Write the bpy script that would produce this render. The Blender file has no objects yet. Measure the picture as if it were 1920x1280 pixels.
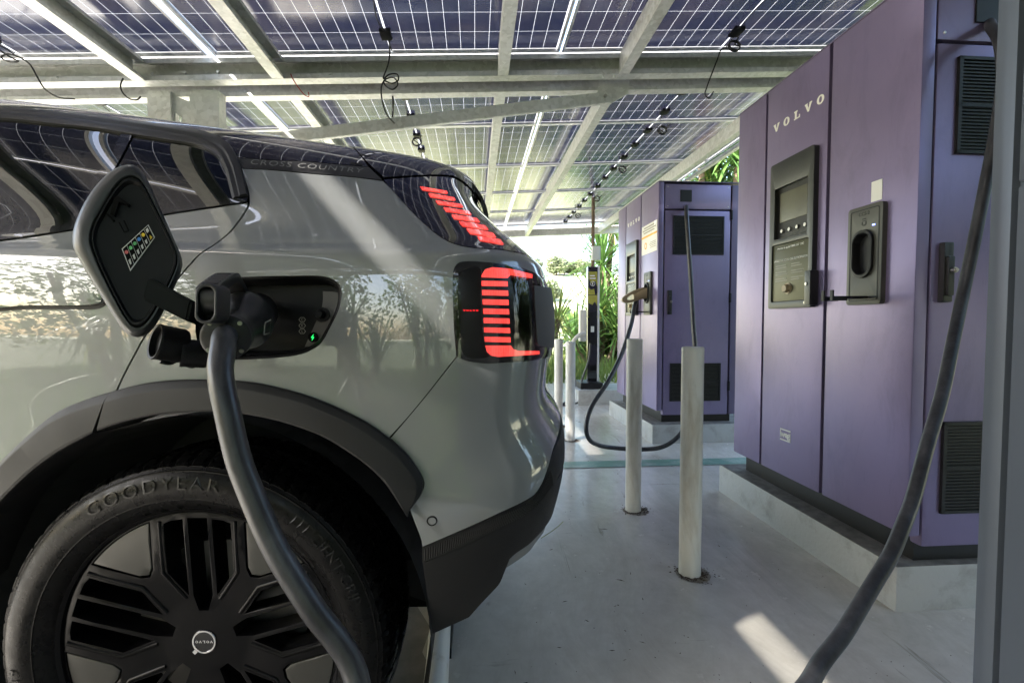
import bpy, bmesh, math, random
import numpy as np
from math import sin, cos, pi, radians, sqrt, atan2
from mathutils import Vector, Matrix
from mathutils.bvhtree import BVHTree
from mathutils.geometry import delaunay_2d_cdt
random.seed(7)
C = bpy.context.scene.collection

# ------------------------------------------------------------------ camera
FPX, CX, CY, HC = 900.0, 960.0, 640.0, 0.94
YAW, PITCH = 0.07756311, 0.03886930
MC = (Matrix.Rotation(-YAW, 3, 'Z') @ Matrix.Rotation(pi / 2 - PITCH, 3, 'X'))
MN = np.array(MC)
EYE = Vector((0, 0, HC))

def ray(px, py):
    return MC @ Vector(((px - CX) / FPX, (CY - py) / FPX, -1.0))
def at_plane(px, py, n, c):
    n = Vector(n); d = ray(px, py)
    return EYE + d * ((c - n.dot(EYE)) / n.dot(d))
def at_x(px, py, x): return at_plane(px, py, (1, 0, 0), x)
def at_y(px, py, y): return at_plane(px, py, (0, 1, 0), y)
def at_z(px, py, z): return at_plane(px, py, (0, 0, 1), z)
def at_d(px, py, d): return EYE + ray(px, py) * d
ROOF_T, ROOF_Z = 0.053, HC + 1.695
def at_roof(px, py, dz=0.0): return at_plane(px, py, (-ROOF_T, 0, 1), ROOF_Z + dz)
def roof_z(x, dz=0.0): return ROOF_Z + dz + ROOF_T * x

# ------------------------------------------------------------------ materials
MATS = {}
def nodes_of(name):
    m = bpy.data.materials.new(name); m.use_nodes = True
    nt = m.node_tree; b = nt.nodes['Principled BSDF']
    MATS[name] = m
    return m, nt, b
def rgba(c): return (c[0], c[1], c[2], 1.0)
def setp(b, **k):
    names = dict(base='Base Color', metal='Metallic', rough='Roughness', ior='IOR', alpha='Alpha', coat='Coat Weight', coatr='Coat Roughness',
                 spec='Specular IOR Level', emit='Emission Color', es='Emission Strength', trans='Transmission Weight', aniso='Anisotropic')
    for a, v in k.items():
        s = b.inputs[names[a]]
        s.default_value = rgba(v) if a in ('base', 'emit') else v
def link(nt, a, b): nt.links.new(a, b)
def noise(nt, scale=5.0, detail=4.0, rough=.55, coord='Object', dist=0.0, vec=None, stretch=None):
    n = nt.nodes.new('ShaderNodeTexNoise')
    n.inputs['Scale'].default_value = scale; n.inputs['Detail'].default_value = detail
    n.inputs['Roughness'].default_value = rough; n.inputs['Distortion'].default_value = dist
    if vec is None:
        tc = nt.nodes.new('ShaderNodeTexCoord'); vec = tc.outputs[coord]
    if stretch:
        mp = nt.nodes.new('ShaderNodeMapping'); mp.inputs['Scale'].default_value = stretch
        link(nt, vec, mp.inputs['Vector']); vec = mp.outputs['Vector']
    link(nt, vec, n.inputs['Vector'])
    return n
def ramp(nt, fac, stops):
    r = nt.nodes.new('ShaderNodeValToRGB'); e = r.color_ramp.elements
    while len(e) < len(stops): e.new(.5)
    for k, (p, c) in enumerate(stops):
        e[k].position = p; e[k].color = rgba(c) if hasattr(c, '__len__') else (c, c, c, 1)
    link(nt, fac, r.inputs['Fac'])
    return r
def bump(nt, b, h, strength=.2, dist=.01, sock='Normal'):
    n = nt.nodes.new('ShaderNodeBump'); n.inputs['Strength'].default_value = strength; n.inputs['Distance'].default_value = dist
    link(nt, h, n.inputs['Height']); link(nt, n.outputs['Normal'], b.inputs[sock])
    return n
def mat(name, base, rough=.5, metal=0.0, var=0.0, vscale=6.0, rvar=0.0, bmp=0.0, bscale=80.0, bdist=.002, coat=0.0, coatr=.05, spec=.5, stretch=None, **kw):
    m, nt, b = nodes_of(name)
    setp(b, base=base, rough=rough, metal=metal, coat=coat, coatr=coatr, spec=spec, **kw)
    if var:
        n = noise(nt, vscale, 6, .6, stretch=stretch)
        lo = [max(0, c * (1 - var)) for c in base]; hi = [min(1, c * (1 + var)) for c in base]
        r = ramp(nt, n.outputs['Fac'], [(.3, lo), (.7, hi)])
        link(nt, r.outputs['Color'], b.inputs['Base Color'])
    if rvar:
        n = noise(nt, vscale * 1.7, 5, .6, stretch=stretch)
        r = ramp(nt, n.outputs['Fac'], [(.3, max(.02, rough - rvar)), (.7, min(1, rough + rvar))])
        link(nt, r.outputs['Color'], b.inputs['Roughness'])
    if bmp:
        n = noise(nt, bscale, 3, .6)
        bump(nt, b, n.outputs['Fac'], bmp, bdist)
    return m

# ------------------------------------------------------------------ mesh helpers
def finish(name, me, m, parent=None, smooth=None, loc=None):
    o = bpy.data.objects.new(name, me); C.objects.link(o)
    if m is not None:
        for k in (m if isinstance(m, (list, tuple)) else [m]): me.materials.append(k)
    if smooth is not None:
        me.polygons.foreach_set('use_smooth', [True] * len(me.polygons))
        if smooth < 3.1: me.set_sharp_from_angle(angle=smooth)
    if parent is not None: o.parent = parent
    if loc is not None: o.location = loc
    return o
def mesh_obj(name, v, f, m, parent=None, smooth=None, loc=None):
    me = bpy.data.meshes.new(name); me.from_pydata([tuple(p) for p in v], [], f); me.update()
    return finish(name, me, m, parent, smooth, loc)
def bm_obj(name, bm, m, parent=None, smooth=None, loc=None):
    bmesh.ops.recalc_face_normals(bm, faces=bm.faces[:])
    me = bpy.data.meshes.new(name); bm.to_mesh(me); bm.free()
    return finish(name, me, m, parent, smooth, loc)
def box(bm, a, b, bev=0.0, mtx=None, seg=2):
    x0, y0, z0 = a; x1, y1, z1 = b
    r = bmesh.ops.create_cube(bm, size=1.0, matrix=Matrix.Translation(((x0 + x1) / 2, (y0 + y1) / 2, (z0 + z1) / 2)) @ Matrix.Diagonal((abs(x1 - x0), abs(y1 - y0), abs(z1 - z0), 1)))
    vs = r['verts']
    if bev > 0:
        es = list({e for v in vs for e in v.link_edges})
        rr = bmesh.ops.bevel(bm, geom=es, offset=bev, segments=seg, profile=.7, affect='EDGES')
        vs = list({v for f in rr['faces'] for v in f.verts} | {v for v in vs if v.is_valid})
        fs = set(); 
    if mtx is not None: bmesh.ops.transform(bm, matrix=mtx, verts=[v for v in vs if v.is_valid])
    return vs
def new_bm(): return bmesh.new()
def boxes(name, lst, m, parent=None, bev=0.0, loc=None, smooth=None):
    bm = new_bm()
    for a, b in lst: box(bm, a, b, bev)
    return bm_obj(name, bm, m, parent, smooth if smooth is not None else (.6 if bev else None), loc)
def catmull(P, n=6, closed=False):
    P = [np.array(p, float) for p in P]; out = []
    N = len(P)
    for i in range(N if closed else N - 1):
        p0 = P[(i - 1) % N] if closed or i > 0 else 2 * P[0] - P[1]
        p1 = P[i]; p2 = P[(i + 1) % N]
        p3 = P[(i + 2) % N] if closed or i + 2 < N else 2 * P[-1] - P[-2]
        # centripetal
        t0 = 0; t1 = t0 + max(1e-9, np.linalg.norm(p1 - p0)) ** .5; t2 = t1 + max(1e-9, np.linalg.norm(p2 - p1)) ** .5; t3 = t2 + max(1e-9, np.linalg.norm(p3 - p2)) ** .5
        for k in range(n):
            t = t1 + (t2 - t1) * k / n
            a1 = (t1 - t) / (t1 - t0) * p0 + (t - t0) / (t1 - t0) * p1
            a2 = (t2 - t) / (t2 - t1) * p1 + (t - t1) / (t2 - t1) * p2
            a3 = (t3 - t) / (t3 - t2) * p2 + (t - t2) / (t3 - t2) * p3
            b1 = (t2 - t) / (t2 - t0) * a1 + (t - t0) / (t2 - t0) * a2
            b2 = (t3 - t) / (t3 - t1) * a2 + (t - t1) / (t3 - t1) * a3
            out.append((t2 - t) / (t2 - t1) * b1 + (t - t1) / (t2 - t1) * b2)
    if not closed: out.append(P[-1])
    return out
def resample(P, n):
    P = np.array(P, float); d = np.concatenate([[0], np.cumsum(np.linalg.norm(np.diff(P, axis=0), axis=1))])
    s = np.linspace(0, d[-1], n)
    return np.stack([np.interp(s, d, P[:, k]) for k in range(P.shape[1])], 1)
def tube(name, pts, r, m, parent=None, seg=14, sub=8, caps=True, rad=None, raw=False):
    P = catmull(pts, sub) if sub > 1 else [np.array(p, float) for p in pts]
    n = len(P); V = []; Fc = []
    T = [P[min(i + 1, n - 1)] - P[max(i - 1, 0)] for i in range(n)]
    T = [t / (np.linalg.norm(t) + 1e-12) for t in T]
    ref = np.array((0, 0, 1.0)) if abs(T[0][2]) < .9 else np.array((1.0, 0, 0))
    u = np.cross(T[0], ref); u /= np.linalg.norm(u)
    for i in range(n):
        u = u - T[i] * u.dot(T[i]); u /= np.linalg.norm(u); w = np.cross(T[i], u)
        rr = r if rad is None else float(np.interp(i / (n - 1), rad[0], rad[1]))
        for k in range(seg):
            a = 2 * pi * k / seg; V.append(P[i] + rr * (cos(a) * u + sin(a) * w))
    for i in range(n - 1):
        for k in range(seg):
            a = i * seg + k; b = i * seg + (k + 1) % seg
            Fc.append((a, b, b + seg, a + seg))
    if caps:
        Fc.append(tuple(range(seg))[::-1]); Fc.append(tuple((n - 1) * seg + k for k in range(seg)))
    if raw: return V, Fc
    return mesh_obj(name, V, Fc, m, parent, .9)
def lathe(name, prof, m, parent=None, n=48, axis='z', smooth=.6, loc=None, closed_prof=False, raw=False):
    V = []; Fc = []; k = len(prof)
    for i in range(n):
        a = 2 * pi * i / n
        for r, h in prof:
            if axis == 'z': V.append((r * cos(a), r * sin(a), h))
            else: V.append((r * cos(a), h, r * sin(a)))
    for i in range(n):
        j = (i + 1) % n
        for q in range(k if closed_prof else k - 1):
            q2 = (q + 1) % k
            Fc.append((i * k + q, j * k + q, j * k + q2, i * k + q2) if axis == 'z' else (i * k + q, i * k + q2, j * k + q2, j * k + q))
    if raw: return V, Fc
    o = mesh_obj(name, V, Fc, m, parent, None, loc)
    bm = bmesh.new(); bm.from_mesh(o.data); bmesh.ops.remove_doubles(bm, verts=bm.verts[:], dist=1e-6); bmesh.ops.recalc_face_normals(bm, faces=bm.faces[:]); bm.to_mesh(o.data); bm.free()
    o.data.polygons.foreach_set('use_smooth', [True] * len(o.data.polygons)); o.data.set_sharp_from_angle(angle=smooth)
    return o
def in_poly(x, y, P):
    n = len(P); x1 = P[:, 0]; y1 = P[:, 1]; x2 = np.roll(x1, -1); y2 = np.roll(y1, -1)
    c = ((y1 > y) != (y2 > y)) & (x < (x2 - x1) * (y - y1) / np.where(y2 == y1, 1e-12, y2 - y1) + x1)
    return bool(c.sum() % 2)
def tri2d(outer, holes=(), step=None, inner_pts=()):
    """constrained Delaunay of a polygon with holes; returns pts, tris, loops (index lists)"""
    loops = [np.array(outer, float)] + [np.array(h, float) for h in holes]
    pts = []; edges = []; li = []
    for L in loops:
        s = len(pts); pts += [Vector((p[0], p[1])) for p in L]; n = len(L)
        edges += [(s + i, s + (i + 1) % n) for i in range(n)]; li.append(list(range(s, s + n)))
    if step:
        sx, sy = step if hasattr(step, '__len__') else (step, step)
        O = loops[0]; allv = np.concatenate(loops)
        xs = np.arange(O[:, 0].min() + sx * .5, O[:, 0].max(), sx); ys = np.arange(O[:, 1].min() + sy * .5, O[:, 1].max(), sy)
        for j, y in enumerate(ys):
            for x in xs:
                xx = x + (sx * .5 if j % 2 else 0)
                if in_poly(xx, y, O) and not any(in_poly(xx, y, h) for h in loops[1:]):
                    d = np.abs((allv - (xx, y)) / (sx, sy)); 
                    if (np.hypot(d[:, 0], d[:, 1])).min() > .45: pts.append(Vector((xx, y)))
    r = delaunay_2d_cdt(pts, edges, [], 0, 1e-7)
    P = [(p.x, p.y) for p in r[0]]; orig = r[3]
    mp = {}
    for k, o in enumerate(orig):
        for q in o: mp[q] = k
    tris = []
    for f in r[2]:
        c = np.mean([P[k] for k in f], axis=0)
        if in_poly(c[0], c[1], loops[0]) and not any(in_poly(c[0], c[1], h) for h in loops[1:]):
            a, b, cc = [P[k] for k in f[:3]]
            if (b[0] - a[0]) * (cc[1] - a[1]) - (b[1] - a[1]) * (cc[0] - a[0]) < 0: f = f[::-1]
            tris.append(tuple(f))
    out = []
    for L in li:
        q = []
        for k in L:
            g = mp.get(k, k)
            if not q or q[-1] != g: q.append(g)
        out.append(q)
    return P, tris, out
def plate(name, outer, holes, fmap, m, parent=None, thick=.01, step=None, smooth=.6, bev=0.0, back=False):
    """a flat plate cut to an outline: fmap(x, y, d) gives the 3D point d behind the face"""
    P, T, L = tri2d(outer, holes, step)
    bm = new_bm()
    top = [bm.verts.new(fmap(x, y, 0.0)) for x, y in P]
    bot = [bm.verts.new(fmap(x, y, thick)) for x, y in P] if back else None
    for t in T:
        try: bm.faces.new([top[k] for k in t])
        except ValueError: pass
        if back:
            try: bm.faces.new([bot[k] for k in reversed(t)])
            except ValueError: pass
    rim = []
    for loop in L:
        lo = {k: (bot[k] if back else bm.verts.new(fmap(P[k][0], P[k][1], thick))) for k in set(loop)}
        n = len(loop)
        for i in range(n):
            a, b = loop[i], loop[(i + 1) % n]
            if a == b: continue
            try: bm.faces.new([top[b], top[a], lo[a], lo[b]])
            except ValueError: pass
    bmesh.ops.recalc_face_normals(bm, faces=bm.faces[:])
    if bev:
        es = [e for e in bm.edges if len(e.link_faces) == 2 and e.calc_face_angle(0) > .9 and (back or True)]
        try: bmesh.ops.bevel(bm, geom=es, offset=bev, segments=2, profile=.6, affect='EDGES', clamp_overlap=True)
        except Exception: pass
    return bm_obj(name, bm, m, parent, smooth)
def circle(r, n=24, c=(0, 0), a0=0.0): return [(c[0] + r * cos(a0 + 2 * pi * k / n), c[1] + r * sin(a0 + 2 * pi * k / n)) for k in range(n)]
def rrect(x0, y0, x1, y1, r, n=5):
    out = []
    for cx, cy, a in ((x1 - r, y1 - r, 0), (x0 + r, y1 - r, 90), (x0 + r, y0 + r, 180), (x1 - r, y0 + r, 270)):
        for k in range(n + 1):
            t = radians(a + 90 * k / n); out.append((cx + r * cos(t), cy + r * sin(t)))
    return out
def text_mesh(body, size, extrude=0.0, align='CENTER', bevel=0.0, spacing=1.0, shear=0.0, offset=0.0):
    cu = bpy.data.curves.new('txt', 'FONT'); cu.body = body; cu.size = size; cu.extrude = extrude; cu.align_x = align; cu.align_y = 'CENTER'
    cu.bevel_depth = bevel; cu.space_character = spacing; cu.shear = shear; cu.resolution_u = 3; cu.offset = offset
    o = bpy.data.objects.new('txt', cu); C.objects.link(o)
    dg = bpy.context.evaluated_depsgraph_get(); ev = o.evaluated_get(dg); me = bpy.data.meshes.new_from_object(ev)
    C.objects.unlink(o); bpy.data.objects.remove(o); bpy.data.curves.remove(cu)
    v = [tuple(p.co) for p in me.vertices]; f = [tuple(p.vertices) for p in me.polygons]
    bpy.data.meshes.remove(me)
    return v, f
def text_obj(name, body, size, mtx, m, parent=None, extrude=.0004, **k):
    v, f = text_mesh(body, size, extrude, **k)
    me = bpy.data.meshes.new(name); me.from_pydata([tuple(mtx @ Vector(p)) for p in v], [], f); me.update()
    return finish(name, me, m, parent)
# slab-serif letters used by the wordmark (unit height polygons, several pieces each)
def slab(body, h, w, gap):
    out = []; x = 0.0; t = .30; s = .16
    for ch in body:
        P = []
        if ch == 'V':
            P = [[(.02, 1), (.40, 1), (.40, 1 - s), (.36, 1 - s), (.56, .36), (.72, 1 - s), (.66, 1 - s), (.66, 1), (.98, 1), (.98, 1 - s), (.92, 1 - s), (.60, 0), (.42, 0), (.09, 1 - s), (.02, 1 - s)]]
        elif ch == 'L':
            P = [[(.08, 1), (.56, 1), (.56, 1 - s), (.08, 1 - s)], [(.19, 1 - s), (.45, 1 - s), (.45, .14), (.19, .14)], [(.08, .14), (.92, .14), (.92, 0), (.08, 0)], [(.80, .38), (.92, .38), (.92, .14), (.77, .14)]]
        elif ch == 'O':
            o = [(.5 + .46 * cos(a), .5 + .51 * sin(a)) for a in np.linspace(0, 2 * pi, 25)]; i = [(.5 + .19 * cos(a), .5 + .36 * sin(a)) for a in np.linspace(0, 2 * pi, 25)]
            P = [[o[k], o[k + 1], i[k + 1], i[k]] for k in range(24)]
        out += [[((px * w + x), (py - .5) * h) for px, py in q] for q in P]
        x += w + gap
    tot = x - gap
    return [[(px - tot / 2, py) for px, py in q] for q in out]
def slab_obj(name, body, h, w, gap, fmap, m, parent=None, thick=.001):
    bm = new_bm()
    for q in slab(body, h, w, gap):
        vs = [bm.verts.new(fmap(x, y, 0.0)) for x, y in q]; f = bm.faces.new(vs)
        lo = [bm.verts.new(fmap(x, y, thick)) for x, y in q]
        for i in range(len(q)): bm.faces.new([vs[i], lo[i], lo[(i + 1) % len(q)], vs[(i + 1) % len(q)]])
    bmesh.ops.triangulate(bm, faces=[f for f in bm.faces if len(f.verts) > 4])
    return bm_obj(name, bm, m, parent)
def thing(name, label, cat, loc=(0, 0, 0), rotz=0.0, group=None):
    o = bpy.data.objects.new(name, None); C.objects.link(o); o.empty_display_size = .2
    o.location = loc; o.rotation_euler = (0, 0, rotz); o['label'] = label; o['category'] = cat
    if group: o['group'] = group
    return o
def tag(o, label, cat, group=None):
    o['label'] = label; o['category'] = cat
    if group: o['group'] = group
    return o
def struct(o): o['kind'] = 'structure'; return o
def kids(o): return [c for c in C.objects if c.parent == o]
def copy_tree(o, label=None, loc=None):
    c = o.copy(); C.objects.link(c)
    if label: c['label'] = label
    if loc is not None: c.location = loc
    for ch in kids(o):
        d = copy_tree(ch); d.parent = c
    return c
# ------------------------------------------------------------------ material library
mat('paint', (.172, .180, .180), rough=.4, coat=1.0, coatr=.012, spec=.3); MATS['paint'].node_tree.nodes['Principled BSDF'].inputs['Coat IOR'].default_value = 1.7
mat('paint_dark', (.14, .15, .15), rough=.4, coat=.6, coatr=.08)
mat('gloss_black', (.003, .003, .004), rough=.3, spec=.05, coat=1.0, coatr=.008)
mat('glass_dark', (.002, .003, .003), rough=.008, spec=.55)
mat('satin_black', (.016, .016, .017), rough=.34, spec=.35, bmp=.12, bscale=900, bdist=.0006)
mat('cladding', (.012, .012, .0125), rough=.5, spec=.22, bmp=.35, bscale=1100, bdist=.0008, rvar=.06, vscale=9)
mat('plastic_black', (.005, .005, .0055), rough=.45, spec=.2, bmp=.2, bscale=900, bdist=.0006)
mat('plastic_grey', (.075, .068, .064), rough=.5, bmp=.2, bscale=700, bdist=.0006)
mat('void', (.004, .004, .004), rough=.9, spec=.1)
mat('rubber', (.0032, .0032, .0034), rough=.30, spec=.10, var=.3, vscale=30, rvar=.12, bmp=.25, bscale=260, bdist=.001)
mat('rubber_text', (.011, .011, .011), rough=.24, spec=.15)
mat('well_liner', (.03, .03, .03), rough=.7, spec=.2)
mat('rim_black', (.003, .003, .0035), rough=.26, spec=.10, bmp=.05, bscale=900, bdist=.0004)
mat('rim_panel', (.030, .030, .027), rough=.40, metal=.2, spec=.35, bmp=.1, bscale=1200, bdist=.0004)
mat('chrome', (.7, .7, .7), rough=.12, metal=1.0)
mat('steel', (.45, .43, .40), rough=.3, metal=1.0)
mat('brake', (.12, .115, .11), rough=.5, metal=1.0)
mat('red_lamp', (.45, .004, .006), rough=.1, coat=1.0, coatr=.01, emit=(1, .075, .06), es=.16)
_nt = MATS['red_lamp'].node_tree; _b = _nt.nodes['Principled BSDF']; _n = noise(_nt, 55, 3, .5, stretch=(1, 1, .25)); _w = _nt.nodes.new('ShaderNodeTexWave'); _w.inputs['Scale'].default_value = 70; _tc = _nt.nodes.new('ShaderNodeTexCoord'); link(_nt, _tc.outputs['Object'], _w.inputs['Vector'])
_m = _nt.nodes.new('ShaderNodeMath'); _m.operation = 'MULTIPLY_ADD'; link(_nt, _w.outputs['Fac'], _m.inputs[0]); _m.inputs[1].default_value = .25; link(_nt, _n.outputs['Fac'], _m.inputs[2])
_r = ramp(_nt, _m.outputs[0], [(.25, .09), (.75, .30)]); link(_nt, _r.outputs['Color'], _b.inputs['Emission Strength'])
mat('flap_rim', (.026, .027, .028), rough=.42, spec=.35, coat=.2, coatr=.15)
mat('red_text', (.5, .004, .006), rough=.2, emit=(1, .02, .03), es=.3)
mat('smoke_lens', (.010, .009, .011), rough=.06, coat=1.0, coatr=.01)
mat('matte_panel', (.055, .056, .058), rough=.55)
mat('green_led', (.0, .25, .05), rough=.3, emit=(.02, 1, .16), es=.28)
mat('mark_white', (.62, .62, .60), rough=.5)
mat('mark_grey', (.28, .27, .23), rough=.5)
mat('mark_red', (.55, .12, .12), rough=.5)
mat('mark_green', (.12, .45, .16), rough=.5)
mat('mark_blue', (.05, .22, .6), rough=.5)
mat('mark_yellow', (.7, .5, .03), rough=.5)
mat('strip_text', (.15, .15, .147), rough=.3)
mat('plug_plastic', (.010, .010, .011), rough=.38, spec=.3, bmp=.2, bscale=800, bdist=.0006)
m, nt, b = nodes_of('clear_lens'); g_ = nt.nodes.new('ShaderNodeBsdfGlossy'); g_.inputs['Roughness'].default_value = .01; t_ = nt.nodes.new('ShaderNodeBsdfTransparent'); t_.inputs['Color'].default_value = (.93, .90, .90, 1); f_ = nt.nodes.new('ShaderNodeFresnel'); f_.inputs['IOR'].default_value = 1.5; x_ = nt.nodes.new('ShaderNodeMixShader')
link(nt, f_.outputs[0], x_.inputs[0]); link(nt, t_.outputs[0], x_.inputs[1]); link(nt, g_.outputs[0], x_.inputs[2]); link(nt, x_.outputs[0], nt.nodes['Material Output'].inputs['Surface'])
# ================================================================== the car
ROWS=[(.20,.80,.50,0),(.33,.865,.60,0),(.42,.893,.655,0),(.52,.908,.688,.01),(.61,.916,.708,.015),(.67,.918,.708,.02),(.715,.917,.704,.02),
(.755,.915,.676,.022),(.80,.914,.656,.025),(.88,.915,.674,.025),(.96,.914,.674,.022),(1.02,.910,.668,.018),(1.052,.906,.660,.014),(1.066,.9025,.656,.012),(1.078,.886,.642,.008),(1.088,.879,.633,.005),
(1.11,.862,.615,0),(1.17,.838,.575,0),(1.25,.805,.525,0),(1.33,.762,.49,0),(1.395,.715,.48,0),(1.453,.655,.475,0),(1.498,.55,.47,0),(1.533,.38,.465,0),(1.548,.18,.46,0),(1.553,-.02,.46,0)]
def car_net():
    cp = []
    wz = {.61: .3, .67: .8, .715: 1, .755: 1, .80: .8, .88: .3}
    for (z, W, U, di) in ROWS:
        r = []; cw = min(1, max(.05, W / .9))
        for u, k in ((-3.42, .0), (-3.42, .45), (-3.40, .80), (-3.28, .93), (-3.0, .985), (-2.6, 1), (-2.2, 1), (-1.9, 1)):
            g = float(np.interp(u, [-3.42, -3.3, -3.0, -2.6, -2.2, -1.9, -1.5], [.0, .06, .16, .26, .42, .72, 1]))
            zz = z if z < .9 else .9 + (z - .9) * g
            if z < .5: uu = u + .10 * (1 - k) 
            else: uu = u
            r.append((uu, (W - di) * k, zz))
        for u, v in ((-1.5, W - di), (-1.1, W - di), (-.75, W - di), (-.5, W - di * .6), (-.3, W - di * .2), (-.1, W), (.1, W), (.25, W)):
            r.append((u, v, z))
        e = U - .25
        for fu, dv, ws in ((.40, .006, 1), (.66, .035, .8), (.86, .10, .5), (.965, .215, .25), (1.0, .40, 0), (1.0, .64, 0), (1.0, .9, 0), (1.0, 1.16, 0)):
            r.append((.25 + e * fu, W - dv * cw if W > 0 else W, z - .09 * ws * wz.get(z, 0)))
        if z > 1.1:
            h = (z - 1.1) / .445
            r = [(u, v - (v > 0) * min(.5, v) * 2 * .11 * h * max(0, (u + .75) / 1.2) ** 1.2, zz - .16 * h * max(0, (u + .8) / 1.25) ** 1.15) for u, v, zz in r]
        cp.append(r)
    return np.array(cp)
NET = car_net(); NQ, NP = NET.shape[:2]; PM, QM = NP - 3 - 1e-6, NQ - 3 - 1e-6
P0 = 8
def bbasis(n, t):
    t = np.clip(np.asarray(t, float), 0, n - 3 - 1e-9); i = np.floor(t).astype(int); f = t - i
    B = np.zeros((len(t), n)); D = np.zeros((len(t), n))
    w = [(1 - f) ** 3 / 6, (3 * f ** 3 - 6 * f ** 2 + 4) / 6, (-3 * f ** 3 + 3 * f ** 2 + 3 * f + 1) / 6, f ** 3 / 6]
    d = [-(1 - f) ** 2 / 2, (9 * f ** 2 - 12 * f) / 6, (-9 * f ** 2 + 6 * f + 3) / 6, f ** 2 / 2]
    for k in range(4): B[np.arange(len(t)), i + k] = w[k]; D[np.arange(len(t)), i + k] = d[k]
    return B, D
def skin(pq, off=0.0):
    """points and outward normals of the body surface (car axes: x rearwards, y inwards, z up)"""
    pq = np.array(pq, float); Bp, Dp = bbasis(NP, pq[:, 0]); Bq, Dq = bbasis(NQ, pq[:, 1])
    S = np.einsum('ai,aj,ijk->ak', Bq, Bp, NET); Sp = np.einsum('ai,aj,ijk->ak', Bq, Dp, NET); Sq = np.einsum('ai,aj,ijk->ak', Dq, Bp, NET)
    fl = np.array((1, -1, 1.0)); S = S * fl; Sp = Sp * fl; Sq = Sq * fl
    n = np.cross(Sp, Sq); n /= np.linalg.norm(n, axis=1)[:, None] + 1e-12
    off = np.asarray(off, float)
    return S + n * (off[:, None] if off.ndim else off), n
CAR_T = radians(-4.0)
_cap = at_d(386, 1199, .897)
CAR_O = Vector((_cap.x - sin(CAR_T) * .858, _cap.y + cos(CAR_T) * .858, 0))
ZHUB = _cap.z
CM = Matrix.Translation(CAR_O) @ Matrix.Rotation(CAR_T, 4, 'Z')
CMI = CM.inverted()
car = thing('parked_car', 'grey electric car with black roof and open charging flap, plugged in at its rear wheel', 'car', CAR_O, CAR_T)
# search grid for pixel -> surface
_pg = np.linspace(P0 - 1.5, PM, 260); _qg = np.linspace(0, QM, 300)
_PG, _QG = np.meshgrid(_pg, _qg); _gp = np.stack([_PG.ravel(), _QG.ravel()], 1)
_gs, _gn = skin(_gp); _gw = np.array([tuple(CM @ Vector(p)) for p in _gs])
_nc = len(_pg); _faces = [(j * _nc + i, j * _nc + i + 1, (j + 1) * _nc + i + 1, (j + 1) * _nc + i) for j in range(len(_qg) - 1) for i in range(_nc - 1)]
_tree = BVHTree.FromPolygons([Vector(p) for p in _gw], _faces)
_cc = (_gw - np.array(EYE)) @ MN; _gpx = np.stack([CX + FPX * _cc[:, 0] / -_cc[:, 2], CY - FPX * _cc[:, 1] / -_cc[:, 2]], 1)
_gnw = np.array([tuple(CM.to_3x3() @ Vector(n)) for n in _gn]); _front = (np.einsum('ij,ij->i', _gnw, np.array(EYE) - _gw) > 0) & (_cc[:, 2] < -.05)
_fi = np.where(_front)[0]
def pix(px, py):
    loc, n, fi, d = _tree.ray_cast(EYE, ray(px, py).normalized())
    if loc is None or n.dot(ray(px, py)) * 0 != 0:
        k = _fi[((_gpx[_fi] - (px, py)) ** 2).sum(1).argmin()]
        return tuple(_gp[k])
    j, i = divmod(fi, _nc - 1)
    a, b, c, e = [_gw[q] for q in _faces[fi]]
    # bilinear inverse by least squares on the quad
    L = np.array(loc); s = t = .5
    for _ in range(5):
        X = (1 - s) * (1 - t) * a + s * (1 - t) * b + s * t * c + (1 - s) * t * e - L
        J = np.stack([(1 - t) * (b - a) + t * (c - e), (1 - s) * (e - a) + s * (c - b)], 1)
        ds = np.linalg.lstsq(J, -X, rcond=None)[0]; s += ds[0]; t += ds[1]
    return (_pg[i] + s * (_pg[1] - _pg[0]), _qg[j] + t * (_qg[1] - _qg[0]))
def curve(pts, px=5.0, closed=False):
    """pixel polyline -> smooth param polyline; a point with a third item is a corner, ('p', p, q) is already a parameter point"""
    pts = list(pts); runs = []
    if closed:
        k = next((i for i, p in enumerate(pts) if len(p) > 2), None)
        if k is None: 
            S = catmull([p[:2] for p in pts], 6, True); return [pix(*p) for p in S]
        pts = pts[k:] + pts[:k] + [pts[k]]
    out = []; run = []
    def flush(run):
        if len(run) < 2: return
        if len(run) == 2:
            d = math.hypot(run[1][0] - run[0][0], run[1][1] - run[0][1]); n = max(1, int(d / px))
            out.extend(pix(run[0][0] + (run[1][0] - run[0][0]) * i / n, run[0][1] + (run[1][1] - run[0][1]) * i / n) for i in range(n))
        else:
            d = sum(math.hypot(run[i + 1][0] - run[i][0], run[i + 1][1] - run[i][1]) for i in range(len(run) - 1)); n = max(2, int(d / (len(run) - 1) / px))
            out.extend(pix(*p) for p in catmull([r[:2] for r in run], n)[:-1])
    i = 0
    while i < len(pts):
        p = pts[i]
        if p[0] == 'p':
            flush(run)
            if run: out.append(pix(*run[-1][:2]))
            run = []; q0 = out[-1] if out else None
            a = np.array(p[1:], float)
            if q0 is not None:
                n = max(1, int(np.hypot((a[0] - q0[0]) * .16, (a[1] - q0[1]) * .05) / .02))
                for t in range(1, n): out.append(tuple(np.array(q0) + (a - np.array(q0)) * t / n))
            out.append(tuple(a)); i += 1
            continue
        run.append(p)
        if len(p) > 2 and len(run) > 1:
            flush(run); run = [p]
        i += 1
    flush(run)
    if not closed and run: out.append(pix(*run[-1][:2]))
    return out
SP, SQ = .16, .05
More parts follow.
